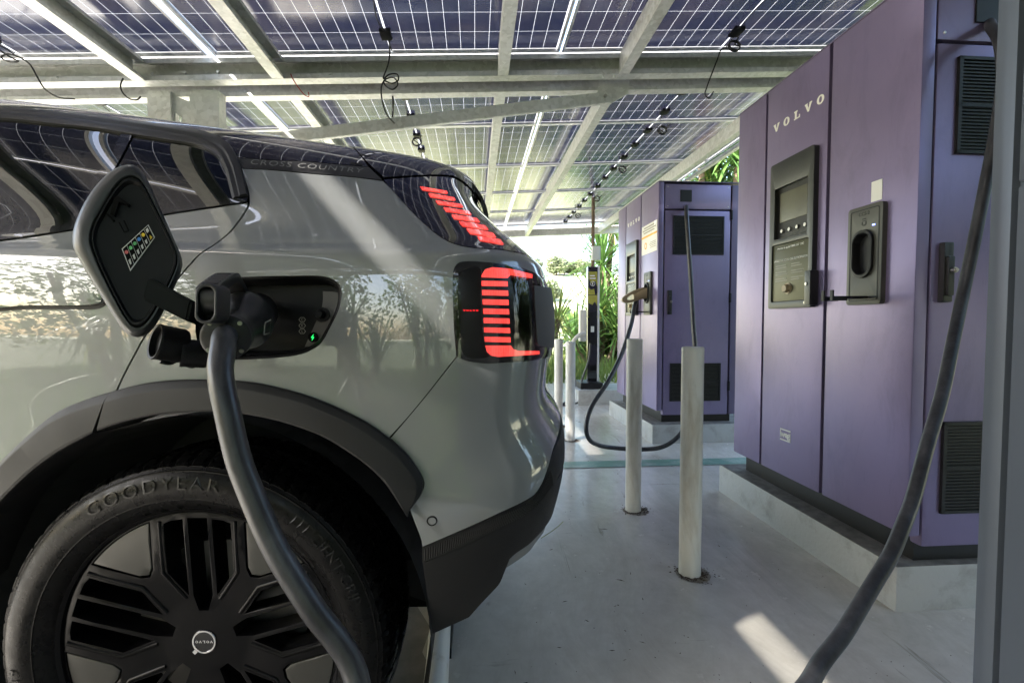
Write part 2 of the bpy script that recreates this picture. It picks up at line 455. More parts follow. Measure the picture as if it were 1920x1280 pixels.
def patch(name, outline, m, off=0.0, depth=.014, holes=(), step=(.016, .009), parent=car, roll=.001, raw=False):
    O = outline if raw else curve(outline, closed=True)
    H = [h if raw or isinstance(h, tuple) and h[0] == 'raw' else curve(h, closed=True) for h in holes]
    H = [h[1] if isinstance(h, tuple) and h[0] == 'raw' else h for h in H]
    def clean(L):
        r = []
        for p in L:
            if not r or abs(p[0] - r[-1][0]) * SP + abs(p[1] - r[-1][1]) * SQ > 5e-4: r.append(p)
        return r
    O = clean(O); H = [clean(h) for h in H]
    P, T, L = tri2d([(p * SP, q * SQ) for p, q in O], [[(p * SP, q * SQ) for p, q in h] for h in H], step)
    pq = np.array([(x / SP, y / SQ) for x, y in P]); offs = np.full(len(P), off)
    rim = sorted({k for l in L for k in l}); offs[rim] -= roll
    V, N = skin(pq, offs); V = list(map(tuple, V)); N = list(map(tuple, N)); F = list(T)
    if depth:
        for l in L:
            n = len(l); b0 = len(V)
            co = np.array([V[k] for k in l]); nn = np.array([N[k] for k in l])
            tg = np.roll(co, -1, 0) - np.roll(co, 1, 0); sd = np.cross(tg, nn); sd /= np.linalg.norm(sd, axis=1)[:, None] + 1e-12
            for k in range(n): V.append(tuple(co[k])); N.append(tuple(sd[k]))
            for k in range(n): V.append(tuple(co[k] - nn[k] * depth)); N.append(tuple(sd[k]))
            for k in range(n):
                j = (k + 1) % n
                F.append((b0 + k, b0 + n + k, b0 + n + j, b0 + j))
    me = bpy.data.meshes.new(name); me.from_pydata(V, [], F); me.update()
    me.polygons.foreach_set('use_smooth', [True] * len(me.polygons))
    me.normals_split_custom_set_from_vertices(N)
    return finish(name, me, m, parent)
def strip(name, A, B, prof, m, n=90, parent=car, lip=.04, close_ends=True, cut=None, smooth=.7):
    """a band between two curves with a raised cross-section prof = [(w, off), ...]"""
    a = resample(curve(A) if not cut else A, n); b = resample(curve(B) if not cut else B, n)
    V = []; k = len(prof) + 1
    for w, o in prof:
        V.append(skin(a + (b - a) * w, o)[0])
    w, o = prof[-1]; v, nn = skin(b, o); V.append(v - nn * lip)
    w, o = prof[0]; v, nn = skin(a, o); V.insert(0, v - nn * .006); k += 1
    V = np.array(V); verts = [tuple(V[j, i]) for i in range(n) for j in range(k)]
    F = [(i * k + j, (i + 1) * k + j, (i + 1) * k + j + 1, i * k + j + 1) for i in range(n - 1) for j in range(k - 1)]
    F.append(tuple(range(k))); F.append(tuple((n - 1) * k + j for j in range(k))[::-1])
    bm = new_bm(); bv = [bm.verts.new(p) for p in verts]
    for f in F:
        try: bm.faces.new([bv[q] for q in f])
        except ValueError: pass
    bmesh.ops.recalc_face_normals(bm, faces=bm.faces[:])
    # outward check
    c = bm.faces[0] if False else None
    me = bpy.data.meshes.new(name); bm.to_mesh(me); bm.free()
    return finish(name, me, m, parent, smooth)
M_ = MATS
# ---- traced outlines (photo pixels)
SHUT = [(466, 368), (465, 385), (457, 400), (445, 417), (430, 435), (408, 453), (373, 477), (358, 493), (342, 511), (323, 536), (300, 573), (278, 618), (265, 640), (245, 677), (227, 712), (217, 735)]
def sh(P, dx, dy=0): return [(p[0] + dx, p[1] + dy) + tuple(p[2:]) for p in P]
A_OUT = [(-150, 1180), (-112, 1060), (-60, 955), (0, 872), (50, 822), (110, 772), (160, 750), (215, 733), (270, 719), (330, 712), (390, 711), (440, 713), (480, 717), (527, 727), (574, 740), (611, 754), (649, 771), (686, 790), (724, 816), (761, 848), (781, 874), (793, 895), (795, 907), (790, 925), (768, 954)]
A_IN = [(-82, 1180), (-62, 1085), (-30, 1010), (0, 957), (30, 922), (75, 880), (120, 847), (160, 824), (195, 806), (237, 791), (295, 777), (350, 771), (400, 769), (440, 771), (480, 777), (527, 787), (574, 802), (611, 817), (649, 840), (686, 866), (720, 898), (745, 932), (757, 950), (764, 960), (766, 962)]
BUMP_GAP = [(731, 822), (765, 782), (800, 740), (830, 702), (857, 668)]
LAMP = [(857, 667), (855, 657), (852, 629), (850, 591), (849, 544), (850, 509), (854, 498), (862, 492), (880, 490), (914, 492), (940, 495), (970, 500), (998, 510), (1017, 521), (1024, 533), (1031, 554), (1037, 591), (1039, 629), (1039, 654), (1038, 668), (1026, 671), (989, 677), (951, 679), (910, 681), (884, 678), (871, 675), (862, 671)]
UPLAMP_EDGE = [(718, 339), (737, 358), (768, 392), (792, 416), (815, 436), (838, 451), (862, 460), (893, 465), (940, 468), (966, 473)]
STRIP_LOW = [(454, 316), (512, 319), (587, 326), (662, 332), (717, 339)]
HATCH = [(655, 268), (672, 287), (690, 307), (705, 321), (719, 334)]
PORT = [(420, 521), (455, 519), (541, 517), (603, 517.5), (623, 523), (636, 533), (640.5, 547), (636, 577), (619, 613), (601, 644), (584, 656), (564, 664), (525, 670), (436, 674), (400, 672), (376, 655), (366, 620), (374, 560), (392, 530)]
MOULD_OUT = [(-560, 200), (-300, 200), (0, 205), (100, 211), (175, 217), (250, 229), (312, 237), (375, 247), (405, 256), (430, 272), (447, 300), (457, 330), (466, 368)]
MOULD_IN = [(-560, 216), (-300, 216), (0, 222), (100, 232), (175, 240), (250, 252), (312, 262), (362, 270), (385, 277), (406, 292), (421, 320), (436, 374)]
BELT_LOW = [(464, 379), (375, 392), (305, 403), (135, 431), (0, 451), (-300, 486), (-560, 506)]
BELT_TOP = [(466, 369), (375, 383), (305, 394), (125, 421), (0, 439), (-300, 474), (-560, 495)]
cr = lambda P: [tuple(P[0][:2]) + ('c',)] + list(P[1:-1]) + [tuple(P[-1][:2]) + ('c',)]
PEND = (P0 + 13 - 3) # rear centre line parameter
p_left = pix(-560, 506)[0]
# quarter panel
qp = cr(sh(SHUT, 2)) + sh(A_OUT, 0)[7:19][0:0] + cr([(221, 732), (270, 719), (330, 712), (390, 711), (440, 713), (480, 717), (527, 727), (574, 740), (611, 754), (649, 771), (686, 790), (724, 816), (729, 820)])[1:] + cr(sh(BUMP_GAP, -1.2))[1:] + cr(LAMP[1:14])[0:] + [('p', PM, pix(1017, 521)[1]), ('p', PM, pix(966, 473)[1])] + cr(UPLAMP_EDGE[::-1]) + cr(STRIP_LOW[::-1])[1:] + [(457, 330), (464, 350)]
patch('quarter_panel', qp, M_['paint'], holes=[PORT])
# rear door skin
dr = cr(sh(SHUT, -2)) + cr([(213, 736), (160, 751), (110, 773), (50, 823), (0, 873), (-60, 956), (-112, 1061), (-150, 1180)])[1:] + [(-560, 1180, 'c')] + cr(sh(BELT_LOW[::-1], 0, 1))
door = patch('rear_door', dr, M_['paint'])
# front half of the body, the far side and the roof (the roof is black)
fb = [(.02, .6), (.02, 14.6), (p_left - .02, 14.6), (p_left - .02, .6)]
def dens(P, n=30): return [tuple(np.array(P[i]) + (np.array(P[(i + 1) % len(P)]) - np.array(P[i])) * t / n) for i in range(len(P)) for t in range(n)]
patch('front_body', dens(fb), M_['paint'], raw=True, step=(.05, .02), holes=[[(4.1 + 1.08 * cos(a), 1.0 + 3.8 * sin(a)) for a in np.linspace(0, 2 * pi, 40)[:-1]]] if False else ())
# bumper skin
bu = cr(sh(BUMP_GAP, 1.2)) + cr([LAMP[0], LAMP[-1]] + LAMP[::-1][1:10])[1:] + [('p', PM, pix(1036, 672)[1]), ('p', PM, pix(1042, 843)[1] + .3)] + cr([(1037, 843), (1029, 874), (1015, 909), (1001, 928), (929, 965), (860, 996), (792, 1025)]) + cr([(792, 1025), (790, 1012), (779, 983), (769, 956)])[1:] + cr([(769, 956), (790, 925), (796, 907), (793, 895), (781, 874), (761, 848), (735, 823)])[1:]
bumper = patch('rear_bumper', bu, M_['paint'])
# black lower bumper: ribbed band and skirt
rb = cr([(791, 1026), (860, 997), (929, 966), (1001, 929), (1015, 910), (1029, 875), (1037, 844)]) + [('p', PM, pix(1040, 846)[1] + .25), ('p', PM, pix(1044, 900)[1])] + cr([(1043, 902), (1022, 938), (998, 959), (929, 995), (860, 1027), (792, 1055)])
patch('ribbed_band', rb, M_['cladding'], off=.001)
sk = cr([(793, 1056), (860, 1028), (929, 996), (998, 960), (1022, 939), (1043, 903)]) + [('p', PM, pix(1044, 902)[1])] + [('p', PM, pix(1017, 996)[1]), (1017, 996, 'c'), (994, 1019), (967, 1038), (956, 1048, 'c'), (947, 1071, 'c'), (937, 1094), (924, 1109), (904, 1130), (880, 1157, 'c'), (854, 1169), (812, 1188, 'c'), (806, 1181), (804, 1140), (800, 1110)]
patch('bumper_skirt', sk, M_['cladding'], off=.0)
df = [(944, 1074, 'c'), (957, 1050, 'c'), (967, 1040), (994, 1021), (1018, 996, 'c')] + [('p', PM, pix(1018, 998)[1] - .05), ('p', PM, pix(1010, 1020)[1] - .3)] + [(1010, 1020, 'c'), (998, 1036), (978, 1052)]
patch('diffuser_trim', df, M_['paint_dark'], off=-.006)
# ribs on the band
bm = new_bm()
TA = curve([(797, 1026), (860, 999), (929, 968), (1001, 931), (1030, 880)]); TB = curve([(797, 1051), (860, 1025), (929, 993), (998, 957), (1036, 912)])
ta = resample(TA, 78); tb = resample(TB, 78)
for i in range(78):
    e = np.array([ta[i] + (tb[i] - ta[i]) * w for w in (.08, .5, .92)])
    c, nn = skin(e, .001); d = skin(e + (.012, 0))[0] - skin(e)[0]; d /= np.linalg.norm(d, axis=1)[:, None]
    L = [bm.verts.new(tuple(c[k] - d[k] * .0022)) for k in range(3)]; T_ = [bm.verts.new(tuple(c[k] + nn[k] * .0013)) for k in range(3)]; R_ = [bm.verts.new(tuple(c[k] + d[k] * .0022)) for k in range(3)]
    for k in range(2): bm.faces.new([L[k], T_[k], T_[k + 1], L[k + 1]]); bm.faces.new([T_[k], R_[k], R_[k + 1], T_[k + 1]])
bm_obj('band_ribs', bm, M_['cladding'], car)
# wheel arch cladding (split at the door gap)
cprof = [(0, .003), (.03, .0075), (.17, .0135), (.22, .0145), (.9, .016), (.97, .0145), (1.0, .010)]
ao = resample(curve(A_OUT), 240); ai = resample(curve(A_IN), 240)
def idx(c, px):
    w, _ = skin(c); cc = (np.array([tuple(CM @ Vector(p)) for p in w]) - np.array(EYE)) @ MN; x = CX + FPX * cc[:, 0] / -cc[:, 2]
    return int(np.abs(x - px).argmin())
def cut(c, i0, i1): return c[i0:i1]
ko1, ko2, ki1, ki2 = idx(ao, 209), idx(ao, 215), idx(ai, 187), idx(ai, 195)
strip('arch_cladding', ao[:ko1 + 1], ai[:ki1 + 1], cprof, M_['cladding'], cut=True, n=70, lip=.09, smooth=.32)
strip('arch_cladding', ao[ko2:], ai[ki2:], cprof, M_['cladding'], cut=True, n=120, lip=.09, smooth=.32)
# greenhouse
strip('window_moulding', MOULD_OUT, MOULD_IN, [(0, .002), (.08, .006), (.45, .007), (.55, .004), (.62, .004), (.8, .005), (1, .001)], M_['satin_black'], n=120, lip=.012)
gl = cr(MOULD_IN[:5] + [(226, 246)]) + [(205, 290), (175, 332), (150, 372), (125, 421, 'c')] + cr(BELT_TOP[3:])[1:]
patch('rear_door_glass', gl, M_['glass_dark'], off=-.003, step=(.02, .012))
patch('window_divider', [(228, 246, 'c'), (249, 249, 'c'), (228, 290), (190, 355), (160, 405), (146, 420, 'c'), (127, 423, 'c'), (151, 372), (176, 332), (206, 290)], M_['gloss_black'], off=.0)
patch('quarter_glass', cr([(250, 252), (312, 262), (362, 270), (385, 277), (406, 292), (421, 320), (436, 374)]) + cr([(436, 374), (375, 383), (305, 394), (148, 419)])[1:] + [(161, 405), (191, 355), (229, 290)], M_['glass_dark'], off=-.003)
patch('belt_moulding', cr(BELT_TOP) + cr(BELT_LOW[::-1]), M_['gloss_black'], off=.003)
q_m = pix(-560, 200)[1]
patch('front_glass', dens([(.02, 14.7), (.02, q_m), (p_left - .02, q_m), (p_left - .02, 14.7)]), M_['glass_dark'], raw=True, step=(.06, .03), off=-.002)
ro = cr(sh(MOULD_OUT, 0, -1)[:-1] + [(445, 294)]) + cr([(445, 294), (512, 299), (569, 301), (625, 306), (691, 312)])[1:] + [(672, 287), (653, 268, 'c')] + [('p', pix(653, 268)[0], QM), ('p', p_left, QM)]
patch('roof', ro, M_['gloss_black'], step=(.02, .012))
patch('front_roof', dens([(5.6, q_m + .02), (5.6, QM), (p_left - .02, QM), (p_left - .02, q_m + .02)]), M_['gloss_black'], raw=True, step=(.06, .03))
patch('pillar_strip', [(446, 296, 'c'), (512, 301), (569, 303), (625, 308), (692, 314, 'c'), (716, 337, 'c'), (662, 331), (587, 325), (512, 318), (455, 315, 'c')], M_['satin_black'], off=.001)
# raised lettering on the strip
v, f = text_mesh('CROSS COUNTRY', 1.0, 0, spacing=1.15, shear=.12)
va = np.array(v); x0, x1 = va[:, 0].min(), va[:, 0].max(); y0, y1 = va[:, 1].min(), va[:, 1].max()
pp = []
for x, y, _ in v:
    s = (x - x0) / (x1 - x0); h = (y - (y0 + y1) / 2) / (y1 - y0)
    pp.append(pix(472 + 210 * s + h * 1.5, 307.5 + 15.5 * s + 1.6 * s * s - h * (9.6 - 1.5 * s)))
V, N = skin(pp, .0052); mesh_obj('lettering', V, f, M_['strip_text'], car)
# spoiler and rear lamps
sp = cr([(657, 269), (674, 288), (692, 308), (720, 333)]) + cr([(720, 333), (768, 330), (815, 328), (838, 329), (853, 331)])[1:] + [('p', PM, pix(853, 331)[1] + .1), ('p', PM, QM), ('p', pix(656, 269)[0], QM)]
patch('roof_spoiler', sp, M_['gloss_black'], off=.002)
ul = [(720, 337, 'c'), (768, 333), (815, 331), (838, 332), (852, 335, 'c')] + [('p', PM, pix(852, 335)[1] - .1), ('p', PM, pix(962, 471)[1])] + cr([(962, 471), (940, 467), (893, 464), (862, 459), (838, 450), (815, 435), (792, 415), (768, 391), (737, 357), (722, 341)])
uplamp = patch('upper_lamp', ul, M_['smoke_lens'], off=.001)
Z7 = lambda L: [(690 + x / 6.4, 280 + y / 6.4, 'c') for x, y in L]
for L in ([(625, 460), (940, 515), (950, 538), (655, 495)], [(725, 540), (1025, 590), (1045, 622), (750, 580)], [(810, 628), (1115, 672), (1135, 705), (845, 665)], [(905, 710), (1200, 755), (1235, 795), (940, 752)],
          [(1000, 795), (1300, 840), (1335, 885), (1035, 840)], [(1090, 878), (1395, 925), (1440, 975), (1135, 930)], [(1180, 962), (1490, 1015), (1530, 1065), (1230, 1020)], [(1310, 1055), (1580, 1095), (1620, 1150), (1345, 1103)]):
    patch('light_bar', Z7(L), M_['red_lamp'], off=.0035, depth=.003, step=(.012, .006), parent=uplamp, roll=.0004)
lamp = patch('tail_lamp', LAMP, M_['smoke_lens'], off=.002)
Z8 = lambda L: [(820 + x / 5.3333, 460 + y / 5.3333, 'c') for x, y in L]
patch('lamp_side_panel', [tuple(p[:2]) for p in Z8([(215, 300), (300, 235), (425, 232), (428, 500), (445, 800), (470, 1000), (520, 1100), (300, 1120), (240, 1040), (225, 800)])], M_['plastic_black'], off=.0032, depth=.003, parent=lamp)
bars = [[(438, 300), (470, 245), (540, 225), (720, 240), (935, 293), (935, 332), (720, 300), (690, 330), (438, 322)]]
for y0, y1 in ((358, 407), (449, 500), (540, 593), (632, 685), (725, 777), (820, 870), (912, 963)):
    xl = 437 + (y0 - 355) * .053; xr = 690 + (y0 - 355) * .05
    bars.append([(xl, y0), (xr, y0 + 6), (xr + 3, y1 + 6), (xl + 3, y1)])
bars.append([(472, 1000), (722, 1000), (745, 1035), (800, 1055), (1005, 1053), (1005, 1086), (800, 1100), (600, 1112), (530, 1100), (490, 1062)])
for L in bars: patch('light_bar', Z8(L), M_['red_lamp'], off=.0042, depth=.003, step=(.012, .006), parent=lamp, roll=.0004)
patch('lamp_end_panel', Z8([(930, 408), (1100, 432), (1140, 700), (1148, 1028), (985, 998), (965, 980), (945, 700)]), M_['matte_panel'], off=.010, depth=.006, parent=lamp)
patch('lamp_lens', [(p[0] + (1.5 if p[0] < 900 else -2), p[1] + (1.5 if p[1] < 560 else -1.5)) for p in LAMP[:1] + LAMP[1:]], M_['clear_lens'], off=.007, depth=.005, parent=lamp, roll=.004)
pp = []; FF = []
for q in slab('VOLVO', 1, 1.25, .55):
    s = len(pp); pp += [pix(881.5 + x * 3.3, 582.3 - y * 3.0) for x, y in q]; FF.append(tuple(range(s, len(pp))))
mesh_obj('lettering', skin(pp, .0042)[0], FF, M_['red_text'], lamp)
_a = pix(1036, 600); _q0, _q1 = pix(1036, 673)[1] + .06, pix(1017, 521)[1] - .06
patch('tailgate_panel', dens([(_a[0] - .25, _q0), (PM, _q0), (PM, _q1), (_a[0] - .25, _q1)], 14), M_['gloss_black'], off=-.002, raw=True)
# blade beside the rear window
bo = catmull([(846, 320), (858, 323), (871, 330), (886, 342), (901, 362), (911, 383), (916, 404), (917, 419)], 4); bi = catmull([(908, 408), (905, 390), (899, 373), (886, 354), (870, 342), (853, 336), (842, 333)], 4)
loop = [tuple(p) for p in bo] + [tuple(p) for p in bi]
plate('spoiler_blade', loop, [], lambda x, y, d: CMI @ (at_d(x, y, 1.31) + Vector((0.03, 1, 0)) * d), M_['gloss_black'], car, .05, step=None, smooth=.6, bev=.003, back=True)
# parking sensor
pc = pix(810, 976)
V, N = skin([pc]); nn = Vector(N[0]); up = Vector((0, 0, 1)); ax = up.cross(nn).normalized(); uy = nn.cross(ax)
SM = Matrix((ax, uy, nn)).transposed().to_4x4(); SM.translation = Vector(V[0])
def oriented(name, prof, mtx, m, parent, n=32, smooth=.6):
    o = lathe(name, prof, m, parent, n, 'z', smooth); o.data.transform(mtx); return o
oriented('sensor_ring', [(.0072, -.001), (.0072, .0012), (.0090, .0012), (.0098, -.001)], SM, M_['plastic_black'], bumper)
oriented('parking_sensor', [(.0001, .0012), (.0066, .0012), (.0070, -.001)], SM, M_['paint'], bumper)
# badge on the tailgate edge
# ---- dark inner shell behind the gaps, wheel well, underbody
pg = np.linspace(.1, PM, 150); qg = np.linspace(.4, QM, 90); PGm, QGm = np.meshgrid(pg, qg); gp = np.stack([PGm.ravel(), QGm.ravel()], 1)
V, N = skin(gp, -.03); nc = len(pg); F = []
port_c = skin([pix(505, 595)])[0][0]
for j in range(len(qg) - 1):
    for i in range(nc - 1):
        c = V[j * nc + i]
        if (c[0] ** 2 + (c[2] - ZHUB) ** 2 < .50 ** 2 and c[1] < -.5) or ((c[0] + 2.65) ** 2 + (c[2] - ZHUB) ** 2 < .40 ** 2 and c[1] < -.5): continue
        if c[0] > .3 and c[2] < .56: continue
        if np.linalg.norm(c - port_c) < .19 and c[1] < -.6: continue
        F.append((j * nc + i, j * nc + i + 1, (j + 1) * nc + i + 1, (j + 1) * nc + i))
mesh_obj('inner_shell', V, F, M_['void'], car, 3.2)
# far side
pg = np.linspace(.02, PM, 130); qg = np.linspace(.3, QM, 80); PGm, QGm = np.meshgrid(pg, qg); V, N = skin(np.stack([PGm.ravel(), QGm.ravel()], 1)); V = V * np.array((1, -1, 1)); nc = len(pg)
Fq = [(j * nc + i, (j + 1) * nc + i, (j + 1) * nc + i + 1, j * nc + i + 1) for j in range(len(qg) - 1) for i in range(nc - 1)]
o = mesh_obj('far_side_body', V, Fq, [M_['paint'], M_['gloss_black']], car, 3.2)
zc = [np.mean([V[k][2] for k in f]) for f in Fq]; uc = [np.mean([V[k][0] for k in f]) for f in Fq]
o.data.polygons.foreach_set('material_index', [1 if z > 1.13 and u > -2.0 else 0 for z, u in zip(zc, uc)])
boxes('underbody', [((-3.2, -.51, .20), (.38, .8, .33)), ((.30, -.70, .42), (.42, .7, .5))], M_['void'], car)
def well(u0):
    n = 40; V = []; F = []
    for k in range(n + 1):
        a = -.35 + (pi + .7) * k / n
        for y, r in ((-.885, .425), (-.52, .40)): V.append((u0 + r * cos(a), y, ZHUB + r * sin(a)))
    for k in range(n): F.append((2 * k, 2 * k + 1, 2 * k + 3, 2 * k + 2))
    c = len(V); V.append((u0, -.52, ZHUB))
    for k in range(n): F.append((c, 2 * k + 3, 2 * k + 1))
    return mesh_obj('wheel_well', V, F, M_['well_liner'], car)
well(0); well(-2.65)
# ------------------------------------------------------------------ wheel
RV = .883
def ring_tex(name): pass
wheel = bpy.data.objects.new('rear_wheel', None); C.objects.link(wheel); wheel.parent = car; wheel.location = (0, 0, ZHUB)
half = [(.2555, .879), (.2585, .884), (.264, .889), (.272, .8955), (.280, .8995), (.2815, .9015), (.283, .9015), (.2845, .9020), (.296, .9050), (.310, .9055), (.322, .9030), (.330, .8985), (.3325, .8985), (.3335, .8965), (.338, .8935), (.3395, .8935), (.3405, .891), (.344, .886), (.3475, .878), (.3500, .868), (.3520, .852), (.3535, .832), (.3545, .812), (.3550, .790)]
prof = half + [(r, 2 * .79 - v) for r, v in half[::-1][1:]]
NS = 432; V = []; F = []; kp = len(prof)
for i in range(NS):
    a = 2 * pi * i / NS
    for q, (r, v) in enumerate(prof):
        dv = v - .79; rr = r
        if r > .3425:
            g = (i + int(round(abs(dv) * 60)) + (0 if dv > 0 else 3)) % 6
            if g == 0 and abs(dv) > .025: rr = r - .0065
            if abs(abs(dv) - .022) < .006 : rr = r - .007
        elif .3385 < r < .3425 and (i % 6) in (0,): rr = r - .002
        V.append((rr * cos(a), -v, rr * sin(a)))
for i in range(NS):
    j = (i + 1) % NS
    for q in range(kp - 1): F.append((i * kp + q, i * kp + q + 1, j * kp + q + 1, j * kp + q))
tyre = mesh_obj('tyre', V, F, M_['rubber'], wheel, .45)
pr_r = np.array([h[0] for h in half]); pr_v = np.array([h[1] for h in half])
def side_text(body, size, r0, a_mid, spacing=1.0, up=.0021, sx=1.0):
    v, f = text_mesh(body, size, 0, spacing=spacing)
    out = []
    for x, y, _ in v:
        r = r0 + y; a = a_mid - x * sx / r0
        out.append((r * cos(a), -(np.interp(r, pr_r, pr_v) + up), r * sin(a)))
    return mesh_obj('sidewall_lettering', out, f, M_['rubber_text'], tyre)
side_text('GOODYEAR', .034, .311, radians(101), 1.25, sx=1.12)
side_text('EFFICIENT GRIP', .028, .311, radians(35.5), 1.0)
side_text('235/50R19', .028, .311, radians(196), 1.1)
side_text('SUV  PERFORMANCE', .011, .312, radians(8), 1.1)
side_text('TUBELESS   RADIAL   OUTSIDE', .008, .292, radians(60), 1.2)
# rim
rim = lathe('rim', [(.20, .70), (.245, .72), (.246, .845), (.2475, .862), (.2495, .8745), (.251, .8790), (.254, .8815), (.2572, .8835), (.2592, .8815), (.2600, .874), (.257, .845), (.258, .70)], M_['rim_black'], wheel, 120, 'y', .5)
rim.data.transform(Matrix.Diagonal((1, -1, 1, 1))); rim.data.flip_normals()
def dish(r): return .8745 - .013 * max(0, min(1, (.21 - r) / .13)) ** 1.2
def fm(off=0.0):
    return lambda x, y, d: (x, -(dish(math.hypot(x, y)) + off - d), y)
def rot2(P, a): return [(x * cos(a) - y * sin(a), x * sin(a) + y * cos(a)) for x, y in P]
slots = []; kites = []; kp_ = []
for s in range(5):
    a = radians(72 * s)     # canonical group points up (+y)
    slots.append(rot2([(-.017, .228), (-.017, .085), (-.009, .056), (.009, .056), (.017, .085), (.017, .228)], a))
    slots.append(rot2([(.025, .226), (.025, .084), (.058, .128), (.058, .218), (.045, .2235)], a))
    slots.append(rot2([(-.025, .226), (-.045, .2235), (-.058, .218), (-.058, .128), (-.025, .084)], a))
    b = radians(36)
    tip = .0835 / sin(b)
    # kite between this group and the next: edges parallel to x = -.0835 of this group
    def kite(inset, rad):
        x = -(.0815 + inset); p1 = (x, math.sqrt(rad ** 2 - x ** 2)); L = -x / sin(b)
        e0 = rot2([(0, L)], b)[0]; near = (x, e0[1] + .022)
        # mirror across the ray at 36 deg
        def mir(p):
            q = rot2([p], -b)[0]; return rot2([(-q[0], q[1])], b)[0]
        p2 = mir(p1); n2 = mir(near); mid = rot2([(0, L + .010)], b)[0]
        a1 = atan2(p1[1], p1[0]); a2 = atan2(p2[1], p2[0])
        arc = [(rad * cos(a1 + (a2 - a1) * t / 10), rad * sin(a1 + (a2 - a1) * t / 10)) for t in range(11)]
        return arc + [n2, mid, near]
    kites.append(rot2(kite(0, .2365), a)); kp_.append(rot2(kite(.0028, .2345), a))
sp_ = plate('spokes', circle(.2387, 90), slots + kites, fm(), M_['rim_black'], wheel, .04, step=.012, smooth=.5, bev=.0016)
WS = Matrix.Diagonal((1.044, 1, 1.044, 1)); sp_.data.transform(WS)
for k in kp_:
    plate('aero_panel', k, [], fm(-.001), M_['rim_panel'], wheel, .012, step=.012, smooth=.5, bev=.0008).data.transform(WS)
# chamfered edges: raised ridge along every spoke arm
for s in range(5):
    a = radians(72 * s)
    for sx in (-1, 1):
        pts = rot2([(sx * .0655, .222), (sx * .0655, .128), (sx * .030, .078)], a)
        tube('arm_ridge', [(x, -(dish(math.hypot(x, y)) - .0015), y) for x, y in pts], .0045, M_['rim_black'], sp_, seg=8, sub=1).data.transform(WS)
lathe('barrel_disc', [(.02, .80), (.165, .80), (.165, .78), (.02, .78)], M_['brake'], wheel, 64, 'y').data.transform(Matrix.Diagonal((1, -1, 1, 1)))
lathe('inner_barrel', [(.05, .74), (.24, .74), (.2465, .845)], M_['void'], wheel, 64, 'y').data.transform(Matrix.Diagonal((1, -1, 1, 1)))
cap = lathe('hub_cap', [(.0001, .8625), (.0225, .8625), (.0235, .8605), (.030, .8605), (.034, .858)], M_['gloss_black'], wheel, 64, 'y'); cap.data.transform(Matrix.Diagonal((1, -1, 1, 1))); cap.data.flip_normals()
lathe('cap_ring', [(.0185, .8630), (.0190, .8642), (.0215, .8642), (.0222, .8630)], M_['chrome'], cap, 64, 'y').data.transform(Matrix.Diagonal((1, -1, 1, 1)))
bm = new_bm(); box(bm, (-.0035, -.8646, -.0035), (.0035, -.8620, .0035)); bmesh.ops.transform(bm, matrix=Matrix.Translation((-.0165, 0, -.0185)) @ Matrix.Rotation(.785, 4, 'Y'), verts=bm.verts[:]); bm_obj('cap_arrow', bm, M_['chrome'], cap)
slab_obj('cap_lettering', 'VOLVO', .0048, .0056, .0012, lambda x, y, d: (-x, -(.8633 - d), -y), M_['chrome'], cap, .0006)
# front wheel: a copy
fw = copy_tree(wheel); fw.location = (-2.65, 0, ZHUB); fw.name = 'front_wheel'
# ------------------------------------------------------------------ charging port and flap
def scale_loop(L, s, c=None):
    L = np.array(L); c = L.mean(0) if c is None else c
    return c + (L - c) * s
pl = np.array(curve(PORT, closed=True))
lv = [(1.0, -.001), (.985, -.007), (.955, -.008), (.935, -.012), (.90, -.016), (.87, -.060)]
V = []; F = []; n = len(pl)
for s, o in lv: V += list(skin(scale_loop(pl, s), o)[0])
for j in range(len(lv) - 1):
    for i in range(n): F.append((j * n + i, j * n + (i + 1) % n, (j + 1) * n + (i + 1) % n, (j + 1) * n + i))
bm = new_bm(); bv = [bm.verts.new(tuple(p)) for p in V]
for f in F: bm.faces.new([bv[k] for k in f])
port = bm_obj('charging_port', bm, M_['plastic_black'], car, .5)
patch('port_floor', [tuple(p) for p in scale_loop(pl, .875)], M_['plastic_black'], off=-.058, depth=0, raw=True, parent=port, roll=0)
bk = [(592, 541, 'c'), (622, 545), (626, 556), (618, 585), (600, 622), (580, 650, 'c'), (556, 652, 'c'), (575, 610), (588, 580), (592, 560)]
patch('port_bracket', bk, M_['plastic_grey'], off=-.032, depth=.026, parent=port)
pc = pix(592, 588); V_, N_ = skin([pc], -.03); nn = Vector(N_[0]); ax = Vector((0, 0, 1)).cross(nn).normalized(); PMx = Matrix((ax, nn.cross(ax), nn)).transposed().to_4x4(); PMx.translation = Vector(V_[0])
oriented('locking_pin', [(.0001, .018), (.006, .018), (.008, .012), (.008, .004), (.013, .004), (.013, -.004)], PMx, M_['plastic_black'], port)
pc = pix(573.5, 633); V_, N_ = skin([pc], -.031); nn = Vector(N_[0]); PM2 = Matrix((ax, nn.cross(ax), nn)).transposed().to_4x4(); PM2.translation = Vector(V_[0])
led = oriented('charge_light', [(.0001, .001), (.0085, .001), (.009, -.002)], PM2, M_['void'], port)
bolt = [(.0018, .0062), (-.0030, -.0006), (-.0004, -.0006), (-.0018, -.0062), (.0030, .0006), (.0004, .0006)]
mesh_obj('charge_symbol', [tuple(PM2 @ Vector((x, y, .0016))) for x, y in bolt], [(0, 1, 2, 5), (2, 3, 4, 5)], M_['green_led'], led)
